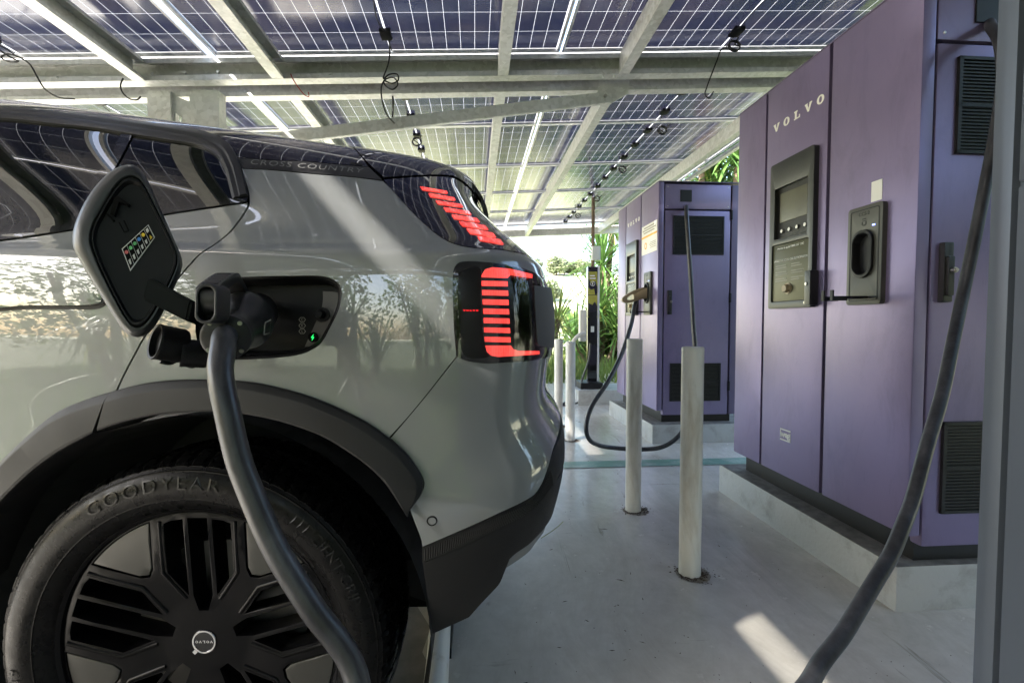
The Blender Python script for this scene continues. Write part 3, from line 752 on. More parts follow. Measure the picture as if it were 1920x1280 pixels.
for ch, y in (('C', 597), ('K', 609.3), ('L', 621)):
    pc = pix(541, y); V_, N_ = skin([pc], -.056); nn = Vector(N_[0]); PM3 = Matrix((ax, nn.cross(ax), nn)).transposed().to_4x4(); PM3.translation = Vector(V_[0])
    hexo = [(.0066 * cos(pi / 3 * k), .0052 * sin(pi / 3 * k)) for k in range(6)]; hexi = [(x * .8, y * .78) for x, y in hexo]
    VV = [tuple(PM3 @ Vector((x, y, .0005))) for x, y in hexo + hexi]; FF = [(k, (k + 1) % 6, 6 + (k + 1) % 6, 6 + k) for k in range(6)]
    tv, tf = text_mesh(ch, .0066); VV += [tuple(PM3 @ Vector((p[0], p[1], .0005))) for p in tv]; FF += [tuple(k + 12 for k in q) for q in tf]
    mesh_obj('port_mark', VV, FF, M_['mark_grey'], port)
# flap
FN = Vector((.34, -.93, .10)).normalized(); FC = at_d(240, 470, .70); FD = FN.dot(FC)
def fl(px, py, d=0.0): return CMI @ (at_plane(px, py, FN, FD) + FN * d)
OUT = [(131, 450), (133, 425), (145, 393), (160, 365), (183, 335), (205, 316), (225, 306), (245, 304), (259, 312), (270, 327), (282, 352), (301, 395), (321, 440), (335, 473), (339, 492), (335, 510), (324, 535), (306, 575), (291, 603), (276, 622), (262, 630), (247, 631), (231, 622), (214, 600), (190, 562), (165, 522), (144, 485), (134, 466)]
INN = [(171, 450), (175, 425), (188, 398), (204, 370), (221, 346), (236, 333), (250, 331), (262, 337), (273, 352), (286, 377), (305, 415), (324, 455), (333, 479), (332, 497), (322, 523), (301, 563), (285, 591), (273, 606), (262, 613), (250, 612), (239, 600), (219, 565), (200, 527), (182, 487)]
no = 72
def rs(L): 
    q = catmull(L, 8, True); q.append(q[0]); return resample(q, no + 1)[:-1]
O2 = rs(OUT); I2 = rs(INN); c0 = O2.mean(0)
def ring(L, d): return [tuple(fl(p[0], p[1], d)) for p in L]
lay = [ring(c0 + (O2 - c0) * .86, -.020), ring(c0 + (O2 - c0) * .97, -.018), ring(O2, -.013), ring(c0 + (O2 - c0) * .995, -.008), ring(O2 + (I2 - O2) * .25, -.002), ring(O2 + (I2 - O2) * .6, .002), ring(O2 + (I2 - O2) * .9, .002), ring(I2, -.0005), ring(I2, -.006)]
V = [p for l in lay for p in l]; F = []
for j in range(len(lay) - 1):
    for i in range(no): F.append((j * no + i, j * no + (i + 1) % no, (j + 1) * no + (i + 1) % no, (j + 1) * no + i))
F.append(tuple(range(no))[::-1])
bm = new_bm(); bv = [bm.verts.new(p) for p in V]
for f in F: bm.faces.new([bv[k] for k in f])
bmesh.ops.triangulate(bm, faces=[f for f in bm.faces if len(f.verts) > 4])
flap = bm_obj('charging_flap', bm, M_['flap_rim'], car, .8)
ci = I2.mean(0)
lay = [ring(I2, -.002), ring(ci + (I2 - ci) * .97, .003), ring(ci + (I2 - ci) * .94, .003), ring(ci + (I2 - ci) * .90, -.003), ring(ci + (I2 - ci) * .5, -.004)]
V = [p for l in lay for p in l]; F = []
for j in range(len(lay) - 1):
    for i in range(no): F.append((j * no + i, j * no + (i + 1) % no, (j + 1) * no + (i + 1) % no, (j + 1) * no + i))
F.append(tuple((len(lay) - 1) * no + i for i in range(no)))
bm = new_bm(); bv = [bm.verts.new(p) for p in V]
for f in F: bm.faces.new([bv[k] for k in f])
bmesh.ops.triangulate(bm, faces=[f for f in bm.faces if len(f.verts) > 4])
bm_obj('flap_liner', bm, M_['plastic_black'], flap, .8)
def fquad(name, L, d0, d1, m, par=flap):
    bm = new_bm(); a = [bm.verts.new(fl(x, y, d1)) for x, y in L]; b = [bm.verts.new(fl(x, y, d0)) for x, y in L]
    bm.faces.new(a); bm.faces.new(b[::-1])
    for i in range(len(L)): bm.faces.new([a[i], b[i], b[(i + 1) % len(L)], a[(i + 1) % len(L)]])
    return bm_obj(name, bm, m, par)
Z2 = lambda L: [(100 + x / 6.4, 280 + y / 6.4) for x, y in L]
fquad('flap_latch', Z2([(735, 600), (775, 565), (920, 670), (900, 690), (800, 640), (740, 810), (690, 790)]), -.004, .004, M_['void'])
fquad('flap_latch', Z2([(620, 770), (645, 765), (735, 850), (720, 865)]), -.004, .001, M_['void'])
for L in ([(775, 875), (785, 870), (845, 985), (838, 992)], [(838, 992), (845, 985), (895, 960), (892, 972)], [(830, 850), (842, 846), (893, 955), (884, 962)]): fquad('flap_clip', Z2(L), -.004, -.0025, M_['void'])
# warning label: six cells with coloured dots
LB = Z2([(825, 1190), (880, 1110), (1000, 1000), (1130, 908), (1205, 1052), (1085, 1138), (990, 1235), (960, 1290)])
LQ = np.array(Z2([(822, 1190), (1130, 906), (1205, 1052), (918, 1440)]))
def lq(s, t): return tuple((1 - s) * (1 - t) * LQ[0] + s * (1 - t) * LQ[1] + s * t * LQ[2] + (1 - s) * t * LQ[3])
fquad('warning_label', [lq(-.02, -.03), lq(1.02, -.03), lq(1.02, 1.03), lq(-.02, 1.03)], -.004, -.0027, M_['mark_white'])
for k in range(6):
    s0, s1 = k / 6 + .008, (k + 1) / 6 - .008
    fquad('warning_label', [lq(s0, .02), lq(s1, .02), lq(s1, .98), lq(s0, .98)], -.003, -.0023, M_['void'])
    col = ['mark_red', 'mark_green', 'mark_green', 'mark_blue', 'mark_yellow', 'mark_white'][k]
    sc, tc = (s0 + s1) / 2, .26
    c_ = np.array(lq(sc, tc)); fquad('warning_symbol', [tuple(c_ + np.array((3.6 * cos(a), 3.6 * sin(a)))) for a in np.linspace(0, 2 * pi, 13)[:-1]] if k < 5 else [lq(sc - .04, .12), lq(sc + .04, .12), lq(sc + .04, .38), lq(sc - .04, .38)], -.003, -.0018, M_[col])
    fquad('warning_symbol', [lq(sc - .035, .62), lq(sc + .035, .62), lq(sc + .02, .86), lq(sc - .03, .84)] if k < 5 else [lq(sc - .045, .88), lq(sc + .045, .88), lq(sc, .58)], -.003, -.0018, M_['mark_white' if k < 5 else 'mark_yellow'])
# hinge arm from the flap to the port
a0 = [fl(*p) for p in ((284, 521), (272, 562))]; pq_ = [pix(405, 598), pix(405, 628)]
e1 = [Vector(p) for p in skin(pq_, -.02)[0]]; 
mids = [CMI @ at_d(*p) for p in ((365, 566, .735), (356, 604, .735))]
bm = new_bm(); rows = []
for q in (a0, mids, e1):
    t, b = q; n_ = Vector((.25, -1, .1)).normalized() * .011
    rows.append([bm.verts.new(t + n_), bm.verts.new(b + n_), bm.verts.new(b - n_), bm.verts.new(t - n_)])
for i in range(2):
    for k in range(4): bm.faces.new([rows[i][k], rows[i][(k + 1) % 4], rows[i + 1][(k + 1) % 4], rows[i + 1][k]])
bm.faces.new(rows[0]); bm.faces.new(rows[2][::-1])
bmesh.ops.bevel(bm, geom=bm.edges[:], offset=.003, segments=2, affect='EDGES')
bm_obj('hinge_arm', bm, M_['plastic_black'], car, .6)
# two rubber socket covers hanging on their straps
def cup(name, c, d, r, L, m, par):
    z = Vector(d).normalized(); x = z.orthogonal().normalized(); mt = Matrix((x, z.cross(x), z)).transposed().to_4x4(); mt.translation = CMI @ Vector(c)
    mt = Matrix.Translation(mt.translation) @ (CMI.to_3x3().to_4x4() @ Matrix((x, z.cross(x), z)).transposed().to_4x4())
    return oriented(name, [(.0001, L * .25), (r * .86, L * .22), (r * .88, 0), (r, -.001), (r * 1.03, .002), (r, .004), (r, L - .004), (r * .93, L), (.0001, L)], mt, m, par, 40)
cup('socket_cover', at_d(291, 640, .715), (.62, .70, -.22), .0265, .038, M_['plastic_black'], port)
cup('socket_cover', at_d(341, 661, .735), (.8, .5, -.12), .0215, .034, M_['plastic_black'], port)
tube('cover_strap', [CMI @ at_d(*p) for p in ((300, 677, .735), (318, 680, .745), (340, 670, .755), (372, 650, .785), (392, 640, .85))], .0035, M_['plastic_black'], port, 8)
tube('cover_strap', [CMI @ at_d(*p) for p in ((345, 682, .745), (362, 686, .75), (385, 668, .78), (398, 650, .85))], .0035, M_['plastic_black'], port, 8)
# door handle
hd = [(0 - 60, 549), (60, 547), (120, 545), (178, 544), (196, 552), (196, 566), (180, 571), (130, 573), (60, 573), (-60, 575)]
patch('door_handle', hd, M_['paint'], off=.015, depth=.015, parent=door, roll=.007, step=(.008, .004))
patch('handle_shadow', [(-60, 574), (60, 572), (130, 572), (180, 570), (200, 560), (203, 566), (186, 578), (130, 580), (60, 580), (-60, 582)], M_['plastic_black'], off=.0015, depth=.003, parent=door, step=(.008, .004), roll=0)  # black strip painted in as the shadow under the handle
# ================================================================== site
def grime(nt, b, base, dark, s=3.0, amt=(.35, .7), stretch=None):
    n = noise(nt, s, 8, .65, dist=.4, stretch=stretch); r = ramp(nt, n.outputs['Fac'], [(amt[0], dark), (amt[1], base)]); link(nt, r.outputs['Color'], b.inputs['Base Color']); return r
# painted concrete
m, nt, b = nodes_of('painted_concrete'); setp(b, rough=.3, spec=.5)
tc = nt.nodes.new('ShaderNodeTexCoord')
n1 = noise(nt, .9, 8, .65, dist=.5); n2 = noise(nt, 14, 8, .7); n3 = noise(nt, 75, 5, .7, dist=.3); n4 = noise(nt, 4, 6, .75, dist=1.6, stretch=(1, .35, 1))
r1 = ramp(nt, n1.outputs['Fac'], [(.3, (.61, .585, .53)), (.7, (.72, .695, .635))])
r2 = ramp(nt, n2.outputs['Fac'], [(.15, (.80, .79, .77)), (.75, (1, 1, 1))])
r3 = ramp(nt, n3.outputs['Fac'], [(.24, (.55, .52, .48)), (.31, (1, 1, 1))])
r4 = ramp(nt, n4.outputs['Fac'], [(.20, (.74, .72, .69)), (.62, (1, 1, 1))])
n7 = noise(nt, 9, 6, .7, dist=2.2, stretch=(1, .06, 1)); r7 = ramp(nt, n7.outputs['Fac'], [(.30, (.62, .60, .57)), (.36, (1, 1, 1))])
n8 = noise(nt, 7, 6, .7, dist=1.8, stretch=(.08, 1, 1)); r8 = ramp(nt, n8.outputs['Fac'], [(.30, (.68, .66, .63)), (.35, (1, 1, 1))])
prev = r1.outputs['Color']
for r in (r2, r3, r4, r7, r8):
    mx = nt.nodes.new('ShaderNodeMix'); mx.data_type = 'RGBA'; mx.blend_type = 'MULTIPLY'; mx.inputs[0].default_value = 1
    link(nt, prev, mx.inputs[6]); link(nt, r.outputs['Color'], mx.inputs[7]); prev = mx.outputs[2]
link(nt, prev, b.inputs['Base Color'])
rr = ramp(nt, n2.outputs['Fac'], [(.2, .30), (.8, .20)]); link(nt, rr.outputs['Color'], b.inputs['Roughness'])
n6 = noise(nt, 3.0, 3, .5); bump(nt, b, n6.outputs['Fac'], .10, .006)
m, nt, b = nodes_of('green_paint'); setp(b, rough=.35); grime(nt, b, (.15, .29, .23), (.40, .45, .41), 5, (.30, .50))
m, nt, b = nodes_of('plinth_paint'); setp(b, rough=.38); grime(nt, b, (.40, .42, .42), (.26, .26, .25), 7, (.3, .5)); n = noise(nt, 60, 5); bump(nt, b, n.outputs['Fac'], .4, .004)
mat('plinth_top', (.17, .165, .155), rough=.75, var=.35, vscale=25, bmp=.4, bscale=120, bdist=.003)
# galvanised steel
m, nt, b = nodes_of('galvanised'); setp(b, metal=.4, rough=.38, base=(.6, .6, .58))
v = nt.nodes.new('ShaderNodeTexVoronoi'); v.inputs['Scale'].default_value = 38; tc = nt.nodes.new('ShaderNodeTexCoord'); link(nt, tc.outputs['Object'], v.inputs['Vector'])
n = noise(nt, 2.2, 8, .7, dist=.6, stretch=(1, .5, 1.4)); r = ramp(nt, n.outputs['Fac'], [(.25, (.50, .45, .39)), (.36, (.62, .62, .60)), (.75, (.76, .77, .76))])
hs = nt.nodes.new('ShaderNodeMix'); hs.data_type = 'RGBA'; hs.blend_type = 'OVERLAY'; hs.inputs[0].default_value = .30
link(nt, r.outputs['Color'], hs.inputs[6]); bw = nt.nodes.new('ShaderNodeRGBToBW'); link(nt, v.outputs['Color'], bw.inputs[0]); link(nt, bw.outputs[0], hs.inputs[7]); link(nt, hs.outputs[2], b.inputs['Base Color'])
sp_r = ramp(nt, v.outputs['Distance'], [(0, .34), (.6, .52)]); link(nt, sp_r.outputs['Color'], b.inputs['Roughness'])
mat('aluminium', (.78, .78, .78), rough=.35, metal=.5, var=.06, vscale=8)
# solar laminate: cells with clear gaps, seen from below
m, nt, b = nodes_of('solar_laminate')
tc = nt.nodes.new('ShaderNodeTexCoord'); sx = nt.nodes.new('ShaderNodeSeparateXYZ'); link(nt, tc.outputs['Object'], sx.inputs[0])
def mth(op, a, c=None):
    k = nt.nodes.new('ShaderNodeMath'); k.operation = op
    for i, q in enumerate((a, c)):
        if q is None: continue
        if isinstance(q, (int, float)): k.inputs[i].default_value = q
        else: link(nt, q, k.inputs[i])
    return k.outputs[0]
CELLX, CELLY = .0866, .1795
def grid(s, pitch, half):
    t = mth('ABSOLUTE', mth('SUBTRACT', mth('FRACT', mth('ADD', mth('DIVIDE', s, pitch), 100.0)), .5))   # 0.5 at the gap
    return mth('GREATER_THAN', t, .5 - half / pitch)
gx = grid(sx.outputs['X'], CELLX, .0008); gy = grid(sx.outputs['Y'], CELLY, .0008)
mid = mth('LESS_THAN', mth('ABSOLUTE', sx.outputs['X']), .0055)
edge = mth('MAXIMUM', mth('GREATER_THAN', mth('ABSOLUTE', sx.outputs['X']), 12 * CELLX - .001), mth('GREATER_THAN', mth('ABSOLUTE', sx.outputs['Y']), 3 * CELLY - .001))
gap = mth('MAXIMUM', mth('MAXIMUM', gx, gy), mth('MAXIMUM', mid, edge))
n = noise(nt, 1.3, 5, .6, dist=.8); rc = ramp(nt, n.outputs['Fac'], [(.3, (.012, .016, .042)), (.5, (.026, .032, .070)), (.72, (.070, .064, .090))])
fing = mth('GREATER_THAN', mth('FRACT', mth('MULTIPLY', sx.outputs['Y'], 60.0)), .86)
mxf = nt.nodes.new('ShaderNodeMix'); mxf.data_type = 'RGBA'; link(nt, mth('MULTIPLY', fing, .05), mxf.inputs[0]); link(nt, rc.outputs['Color'], mxf.inputs[6]); mxf.inputs[7].default_value = (.2, .2, .22, 1)
link(nt, mxf.outputs[2], b.inputs['Base Color'])
nd = noise(nt, 3.5, 7, .7, dist=.6); rd = ramp(nt, nd.outputs['Fac'], [(.35, .10), (.75, .30)]); link(nt, rd.outputs['Color'], b.inputs['Roughness'])
setp(b, spec=.9, coat=.35, coatr=.2)
tr = nt.nodes.new('ShaderNodeBsdfTranslucent'); tr.inputs['Color'].default_value = (.23, .235, .24, 1)
df_ = nt.nodes.new('ShaderNodeBsdfTransparent'); df_.inputs['Color'].default_value = (.7, .7, .7, 1)
m1 = nt.nodes.new('ShaderNodeMixShader'); m1.inputs[0].default_value = .05; link(nt, tr.outputs[0], m1.inputs[1]); link(nt, df_.outputs[0], m1.inputs[2])
m2 = nt.nodes.new('ShaderNodeMixShader'); link(nt, gap, m2.inputs[0]); ct = nt.nodes.new('ShaderNodeBsdfTranslucent'); nct = noise(nt, 2.2, 4, .6, dist=.5); rct = ramp(nt, nct.outputs['Fac'], [(.3, (.10, .14, .42)), (.5, (.24, .26, .50)), (.7, (.50, .44, .62))]); link(nt, rct.outputs['Color'], ct.inputs['Color'])
m0 = nt.nodes.new('ShaderNodeMixShader'); m0.inputs[0].default_value = .013; link(nt, b.outputs[0], m0.inputs[1]); link(nt, ct.outputs[0], m0.inputs[2]); link(nt, m0.outputs[0], m2.inputs[1]); link(nt, m1.outputs[0], m2.inputs[2])
out = nt.nodes['Material Output']; link(nt, m2.outputs[0], out.inputs['Surface'])
# charger finishes
m, nt, b = nodes_of('purple_steel'); setp(b, rough=.32, metal=.45, spec=.5)
n = noise(nt, 1.2, 6, .6); r = ramp(nt, n.outputs['Fac'], [(.3, (.195, .160, .280)), (.7, (.25, .207, .345))]); link(nt, r.outputs['Color'], b.inputs['Base Color'])
nd_ = noise(nt, 9, 8, .7, dist=.6, stretch=(1, 1, .35)); rd_ = ramp(nt, nd_.outputs['Fac'], [(.28, (.80, .79, .78)), (.5, (1, 1, 1))]); md_ = nt.nodes.new('ShaderNodeMix'); md_.data_type = 'RGBA'; md_.blend_type = 'MULTIPLY'; md_.inputs[0].default_value = .8; link(nt, r.outputs['Color'], md_.inputs[6]); link(nt, rd_.outputs['Color'], md_.inputs[7]); link(nt, md_.outputs[2], b.inputs['Base Color'])
nb = noise(nt, 6, 5, .7, stretch=(60, 60, 1.2)); rb_ = ramp(nt, nb.outputs['Fac'], [(.3, .27), (.7, .42)]); link(nt, rb_.outputs['Color'], b.inputs['Roughness']); bump(nt, b, nb.outputs['Fac'], .08, .001); nw = noise(nt, 2.3, 2, .4); bw_ = bump(nt, b, nw.outputs['Fac'], .12, .02)
mat('purple_trim', (.14, .115, .20), rough=.4, metal=.2)
mat('cabinet_grey', (.085, .10, .125), rough=.36, metal=.25, var=.1, vscale=1.5)
mat('base_black', (.008, .008, .009), rough=.45, spec=.35)
mat('display_bezel', (.020, .021, .020), rough=.32, bmp=.1, bscale=600, bdist=.0005)
mat('display_label', (.050, .048, .018), rough=.34, metal=.35)  # olive base colour stands in for foliage mirrored in the plate
mat('screen', (.10, .10, .07), rough=.3, spec=.4, var=.2, vscale=8)
mat('socket_panel', (.055, .055, .045), rough=.42)
mat('white_print', (.8, .8, .78), rough=.5)
mat('paper', (.74, .74, .72), rough=.6)
mat('orange_print', (.8, .42, .05), rough=.6)
mat('blue_led', (.1, .1, .3), emit=(.2, .3, 1), es=1.2)
mat('bollard_paint', (.76, .75, .71), rough=.45, var=.10, vscale=14, bmp=.3, bscale=60, bdist=.0015)
m, nt, b = nodes_of('bollard_paint_worn'); setp(b, rough=.48); grime(nt, b, (.76, .75, .70), (.50, .46, .38), 9, (.30, .48), (1, 1, .25)); n = noise(nt, 50, 5); bump(nt, b, n.outputs['Fac'], .3, .0015)
m, nt, b = nodes_of('cable_rubber'); setp(b, rough=.36, base=(.03, .031, .035), spec=.5); n = noise(nt, 18, 6, .7, stretch=(1, 1, .5)); r = ramp(nt, n.outputs['Fac'], [(.35, (.012, .012, .014)), (.55, (.035, .036, .041)), (.78, (.085, .085, .09))]); link(nt, r.outputs['Color'], b.inputs['Base Color']); n5 = noise(nt, 90, 4); bump(nt, b, n5.outputs['Fac'], .25, .0015)
mat('wire_black', (.012, .012, .012), rough=.5)
mat('wire_red', (.45, .03, .02), rough=.5)
mat('connector_bronze', (.32, .25, .15), rough=.42, metal=.1)
mat('connector_white', (.62, .61, .57), rough=.4)
mat('totem_black', (.012, .012, .012), rough=.15, coat=1, coatr=.03)
mat('totem_yellow', (.35, .34, .05), rough=.2, coat=1, coatr=.03)
mat('bark', (.17, .12, .085), rough=.9, var=.35, vscale=14, bmp=.8, bscale=25, bdist=.02)
mat('leaf_yucca', (.085, .17, .042), rough=.38, var=.45, vscale=1.6)
mat('leaf_pale', (.27, .31, .09), rough=.45, var=.4, vscale=1.3)
mat('leaf_bush', (.13, .19, .05), rough=.5, var=.5, vscale=.9)
mat('leaf_far', (.17, .20, .11), rough=.6, var=.4, vscale=.5)
mat('grass', (.17, .24, .055), rough=.7, var=.5, vscale=.25)
mat('hill_grass', (.46, .45, .30), rough=.9, var=.35, vscale=.06)
mat('soil', (.13, .10, .07), rough=.95, var=.3, vscale=5)
mat('debris', (.075, .05, .033), rough=.9, var=.5, vscale=40)
mat('floor_shade', (.21, .19, .165), rough=.7, var=.3, vscale=12)  # brownish tone for the painted shade on the floor under the car
mat('stain', (.26, .23, .19), rough=.8, var=.35, vscale=40)

# ---- ground
def sheet(name, x0, y0, x1, y1, z, m, nx=1, ny=1, f=None):
    V = []; F = []
    for j in range(ny + 1):
        for i in range(nx + 1):
            x = x0 + (x1 - x0) * i / nx; y = y0 + (y1 - y0) * j / ny; V.append((x, y, z if f is None else f(x, y)))
    for j in range(ny):
        for i in range(nx): a = j * (nx + 1) + i; F.append((a, a + 1, a + nx + 2, a + nx + 1))
    return struct(mesh_obj(name, V, F, m, None, 3.2 if f else None))
def terr(x, y):
    d = max(0, y - 9); h = -.02 - 1.3 * (1 - math.exp(-d / 12.0)) if y > 9 else -.02
    if y > 9: h += 16.5 * (1 / (1 + math.exp(-(y - 105) / 17.0)) - .0035) * (1 + .16 * sin(x * .021 + 1.0)) + .5 * sin(x * .13) * min(1, d / 30)
    return h
sheet('ground', -220, -90, 220, 330, 0, MATS['hill_grass'], 110, 105, terr)
sheet('concrete_floor', -7, -1.3, 2.75, 7.35, 0.0, MATS['painted_concrete'])
sheet('path', 1.05, 5.05, 4.4, 7.2, 0.012, MATS['painted_concrete']) if False else None
o = at_z(1045, 875, 0); p = at_z(1390, 862, 0)
sheet('floor_stripe', -7, 3.03, 2.7, 3.17, .004, MATS['green_paint'])
mat('lawn', (.045, .065, .02), rough=.95, var=.5, vscale=.8)
sheet('lawn', -60, -60, 30, -1.3, -.004, MATS['lawn'])
# grass verge behind the bay
def blades(name, n, x0, x1, y0, y1, h, m, seed=1, z=0.0, par=None):
    R = random.Random(seed); V = []; F = []
    for k in range(n):
        x = R.uniform(x0, x1); y = R.uniform(y0, y1); hh = h * R.uniform(.5, 1.2); a = R.uniform(0, 6.28); w = .012 + .01 * R.random(); lx, ly = hh * R.uniform(-.5, .5), hh * R.uniform(-.5, .5); b0 = len(V)
        zz = (terr(x, y) if z is None else z)
        V += [(x - w * cos(a), y - w * sin(a), zz), (x + w * cos(a), y + w * sin(a), zz), (x + lx, y + ly, zz + hh)]; F.append((b0, b0 + 1, b0 + 2))
    o = mesh_obj(name, V, F, m, par); o['kind'] = 'stuff'; return o
blades('grass', 9000, -9, 6, 7.36, 11.5, .34, MATS['grass'], 3, None)
blades('grass', 6000, -9, 9, 11.5, 22, .55, MATS['leaf_pale'], 4, None)
blades('grass', 6200, -9, 4, -7, -1.4, .25, MATS['leaf_yucca'], 6, -.02)

# ================================================================== canopy
canopy = thing('canopy_frame', 'galvanised steel canopy frame carrying the solar panels over the charging bay', 'canopy', (0, 3.2, 0))
def cbox(name, x0, x1, y0, y1, dz0, dz1, par=canopy, m=None, lips=0.0, axis='y'):
    """box or lipped channel that follows the roof's tilt"""
    bm = new_bm()
    def bx(xa, xb, ya, yb, za, zb):
        vs = box(bm, (xa, ya, 0), (xb, yb, 1))
        for v in vs: v.co = (v.co.x, v.co.y - 3.2, (roof_z(v.co.x, za) if v.co.z < .5 else roof_z(v.co.x, zb)))
    if not lips: bx(x0, x1, y0, y1, dz0, dz1)
    elif axis == 'y':      # channel along y: web on one side, flanges and lips
        t = .004
        bx(x0, x0 + t, y0, y1, dz0, dz1); bx(x0 + t, x1, y0, y1, dz0, dz0 + t); bx(x0 + t, x1, y0, y1, dz1 - t, dz1)
        bx(x1 - t, x1, y0, y1, dz0 + t, dz0 + lips); bx(x1 - t, x1, y0, y1, dz1 - lips, dz1 - t)
    else:                  # channel along x, open towards the camera
        t = .004
        bx(x0, x1, y1 - t, y1, dz0, dz1); bx(x0, x1, y0, y1 - t, dz0, dz0 + t); bx(x0, x1, y0, y1 - t, dz1 - t, dz1)
        bx(x0, x1, y0, y0 + t, dz0 + t, dz0 + lips); bx(x0, x1, y0, y0 + t, dz1 - lips, dz1 - t)
    return bm_obj(name, bm, m or MATS['galvanised'], par)
COLX = [-2.668, -.512, 1.621]
for c in COLX:
    for s, off in ((1, -.70), (-1, .66)):
        x = c + off
        for y0, y1 in ((-3.5, 3.055), (3.345, 8.80)):
            cbox('rafter', x, x + .066, y0, y1, -.162, -.040, lips=.018)
cbox('main_beam', -3.78, 2.76, 3.062, 3.135, -.160, -.030, lips=.030, axis='x')
cbox('main_beam', -3.78, 2.76, 3.262, 3.335, -.166, -.030, lips=.022, axis='x')
cbox('main_beam', -3.78, 2.72, 8.805, 8.90, -.165, -.025, lips=.02, axis='x')
cbox('main_beam', -3.78, 2.72, -3.68, -3.59, -.165, -.025, lips=.02, axis='x')
cbox('edge_beam', 2.69, 2.74, -3.65, 8.9, -.040, .0, lips=.01)
# bolts on the beam web
for px, py in ((103, 122), (106, 145), (284, 137), (346, 136), (364, 117), (409, 135), (307, 150), (366, 149), (389, 149), (618, 115), (618, 138), (860, 114), (860, 136), (1091, 114), (1091, 137), (1132, 143), (1152, 143), (1310, 112), (700, 92)):
    P_ = at_y(px, py, 3.125 if py < 134 else 3.060)
    bm = new_bm(); bmesh.ops.create_cone(bm, cap_ends=True, segments=6, radius1=.010, radius2=.009, depth=.012, matrix=Matrix.Translation((P_.x, P_.y - 3.2, P_.z)) @ Matrix.Rotation(pi / 2, 4, 'X'))
    bm_obj('bolt', bm, MATS['galvanised'], canopy)
# columns: twin channel posts with a cut gusset plate between
def post(x0, x1):
    return boxes('column', [((x0, -.035, 0), (x1, -.03, roof_z(x0, -.165))), ((x0, -.03, 0), (x0 + .005, .05, roof_z(x0, -.165))), ((x1 - .005, -.03, 0), (x1, .05, roof_z(x0, -.165)))], MATS['galvanised'], canopy)
for dx in (0,):
    post(-2.0 + dx, -1.864 + dx); post(-1.747 + dx, -1.578 + dx)
    zt = roof_z(-1.8 + dx, -.166)
    plate('gusset', [(-1.864 + dx, zt), (-1.747 + dx, zt), (-1.747 + dx, zt - .5), (-1.864 + dx, zt - .5)], [[(-1.845 + dx, zt - .03), (-1.765 + dx, zt - .03), (-1.765 + dx, zt - .06)], [(-1.85 + dx, zt - .13), (-1.815 + dx, zt - .16), (-1.815 + dx, zt - .22), (-1.85 + dx, zt - .24)]], lambda x, y, d: (x, -.012 + d, y), MATS['galvanised'], canopy, .006, back=True)
# knee brace (angle section) and its plate
a = at_y(1146, 181, 3.2); e = at_y(560, 254, 3.2); dr_ = (e - a).normalized(); e = a + dr_ * 2.75
up = Vector((0, 0, 1)); up = (up - dr_ * up.dot(dr_)).normalized(); bm = new_bm()
def bar(bm, A, B, u, w, uh, wh, off=Vector((0, 0, 0))):
    vs = [bm.verts.new(p + off + u * su * uh + w * sw * wh) for p in (A, B) for su, sw in ((-1, -1), (1, -1), (1, 1), (-1, 1))]
    for q in ((0, 1, 2, 3), (7, 6, 5, 4), (0, 4, 5, 1), (1, 5, 6, 2), (2, 6, 7, 3), (3, 7, 4, 0)): bm.faces.new([vs[k] for k in q])
W_ = dr_.cross(up); o3 = Vector((0, -3.2, 0))
bar(bm, a, e, up, W_, .035, .003, o3); bar(bm, a, e, up, W_, .003, .03, o3 + up * .034 + Vector((0, .03, 0))); bar(bm, a, e, up, W_, .003, .014, o3 - up * .034 + Vector((0, .015, 0)))
brace = bm_obj('knee_brace', bm, MATS['galvanised'], canopy)
bb = at_y(1135, 180, 3.19); bm = new_bm(); bmesh.ops.create_cone(bm, cap_ends=True, segments=6, radius1=.012, radius2=.011, depth=.014, matrix=Matrix.Translation((bb.x, bb.y - 3.2, bb.z)) @ Matrix.Rotation(pi / 2, 4, 'X')); bm_obj('brace_bolt', bm, MATS['steel'], brace)
gp_ = [at_y(*p, 3.215) for p in ((1125, 152), (1180, 150), (1178, 176), (1150, 192), (1120, 192), (1118, 180))]
plate('beam_plate', [(p.x, p.z) for p in gp_], [], lambda x, y, d: (x, .012 + d, y), MATS['galvanised'], canopy, .008, back=True)
# ---- solar panels, one object each
ORD = ['first', 'second', 'third', 'fourth', 'fifth', 'sixth', 'seventh', 'eighth']
ROWS_F = [3.136 + 1.122 * k for k in range(5)]; ROWS_N = [3.128 - 1.122 * (k + 1) for k in range(6)]
PW, PD = 2.122, 1.112
def make_panel():
    t = thing('solar_panel', 'x', 'solar panel', group='solar panels of the canopy')
    bm = new_bm(); w, d, h, f = PW / 2, PD / 2, .032, .016
    for A, B in (((-w, -d, .008), (w, -d + f, h - .0)), ((-w, d - f, .008), (w, d, h)), ((-w, -d + f, .008), (-w + f, d - f, h)), ((w - f, -d + f, .008), (w, d - f, h))): box(bm, A, B)
    bm_obj('frame', bm, MATS['aluminium'], t)
    mesh_obj('laminate', [(-w + f, -d + f, .026), (w - f, -d + f, .026), (w - f, d - f, .026), (-w + f, d - f, .026)], [(0, 3, 2, 1)], MATS['solar_laminate'], t)
    for yy in (-.36, 0, .36): boxes('junction_box', [((-.032, yy - .045, .004), (.032, yy + .045, .025))], MATS['plastic_black'], t, .004)
    tube('panel_lead', [(.0, -.36, .012), (.02, -.2, .005), (.0, 0, .012), (-.02, .2, .004), (0, .36, .012), (.01, .5, .0)], .0035, MATS['wire_black'], t, 6, 4)
    return t
first = None
def place_panel(c, y, label):
    global first
    t = make_panel() if first is None else copy_tree(first)
    first = first or t
    t['label'] = label; t.location = (c, y + PD / 2, roof_z(c, 0)); t.rotation_euler = (0, -math.atan(ROOF_T), 0)
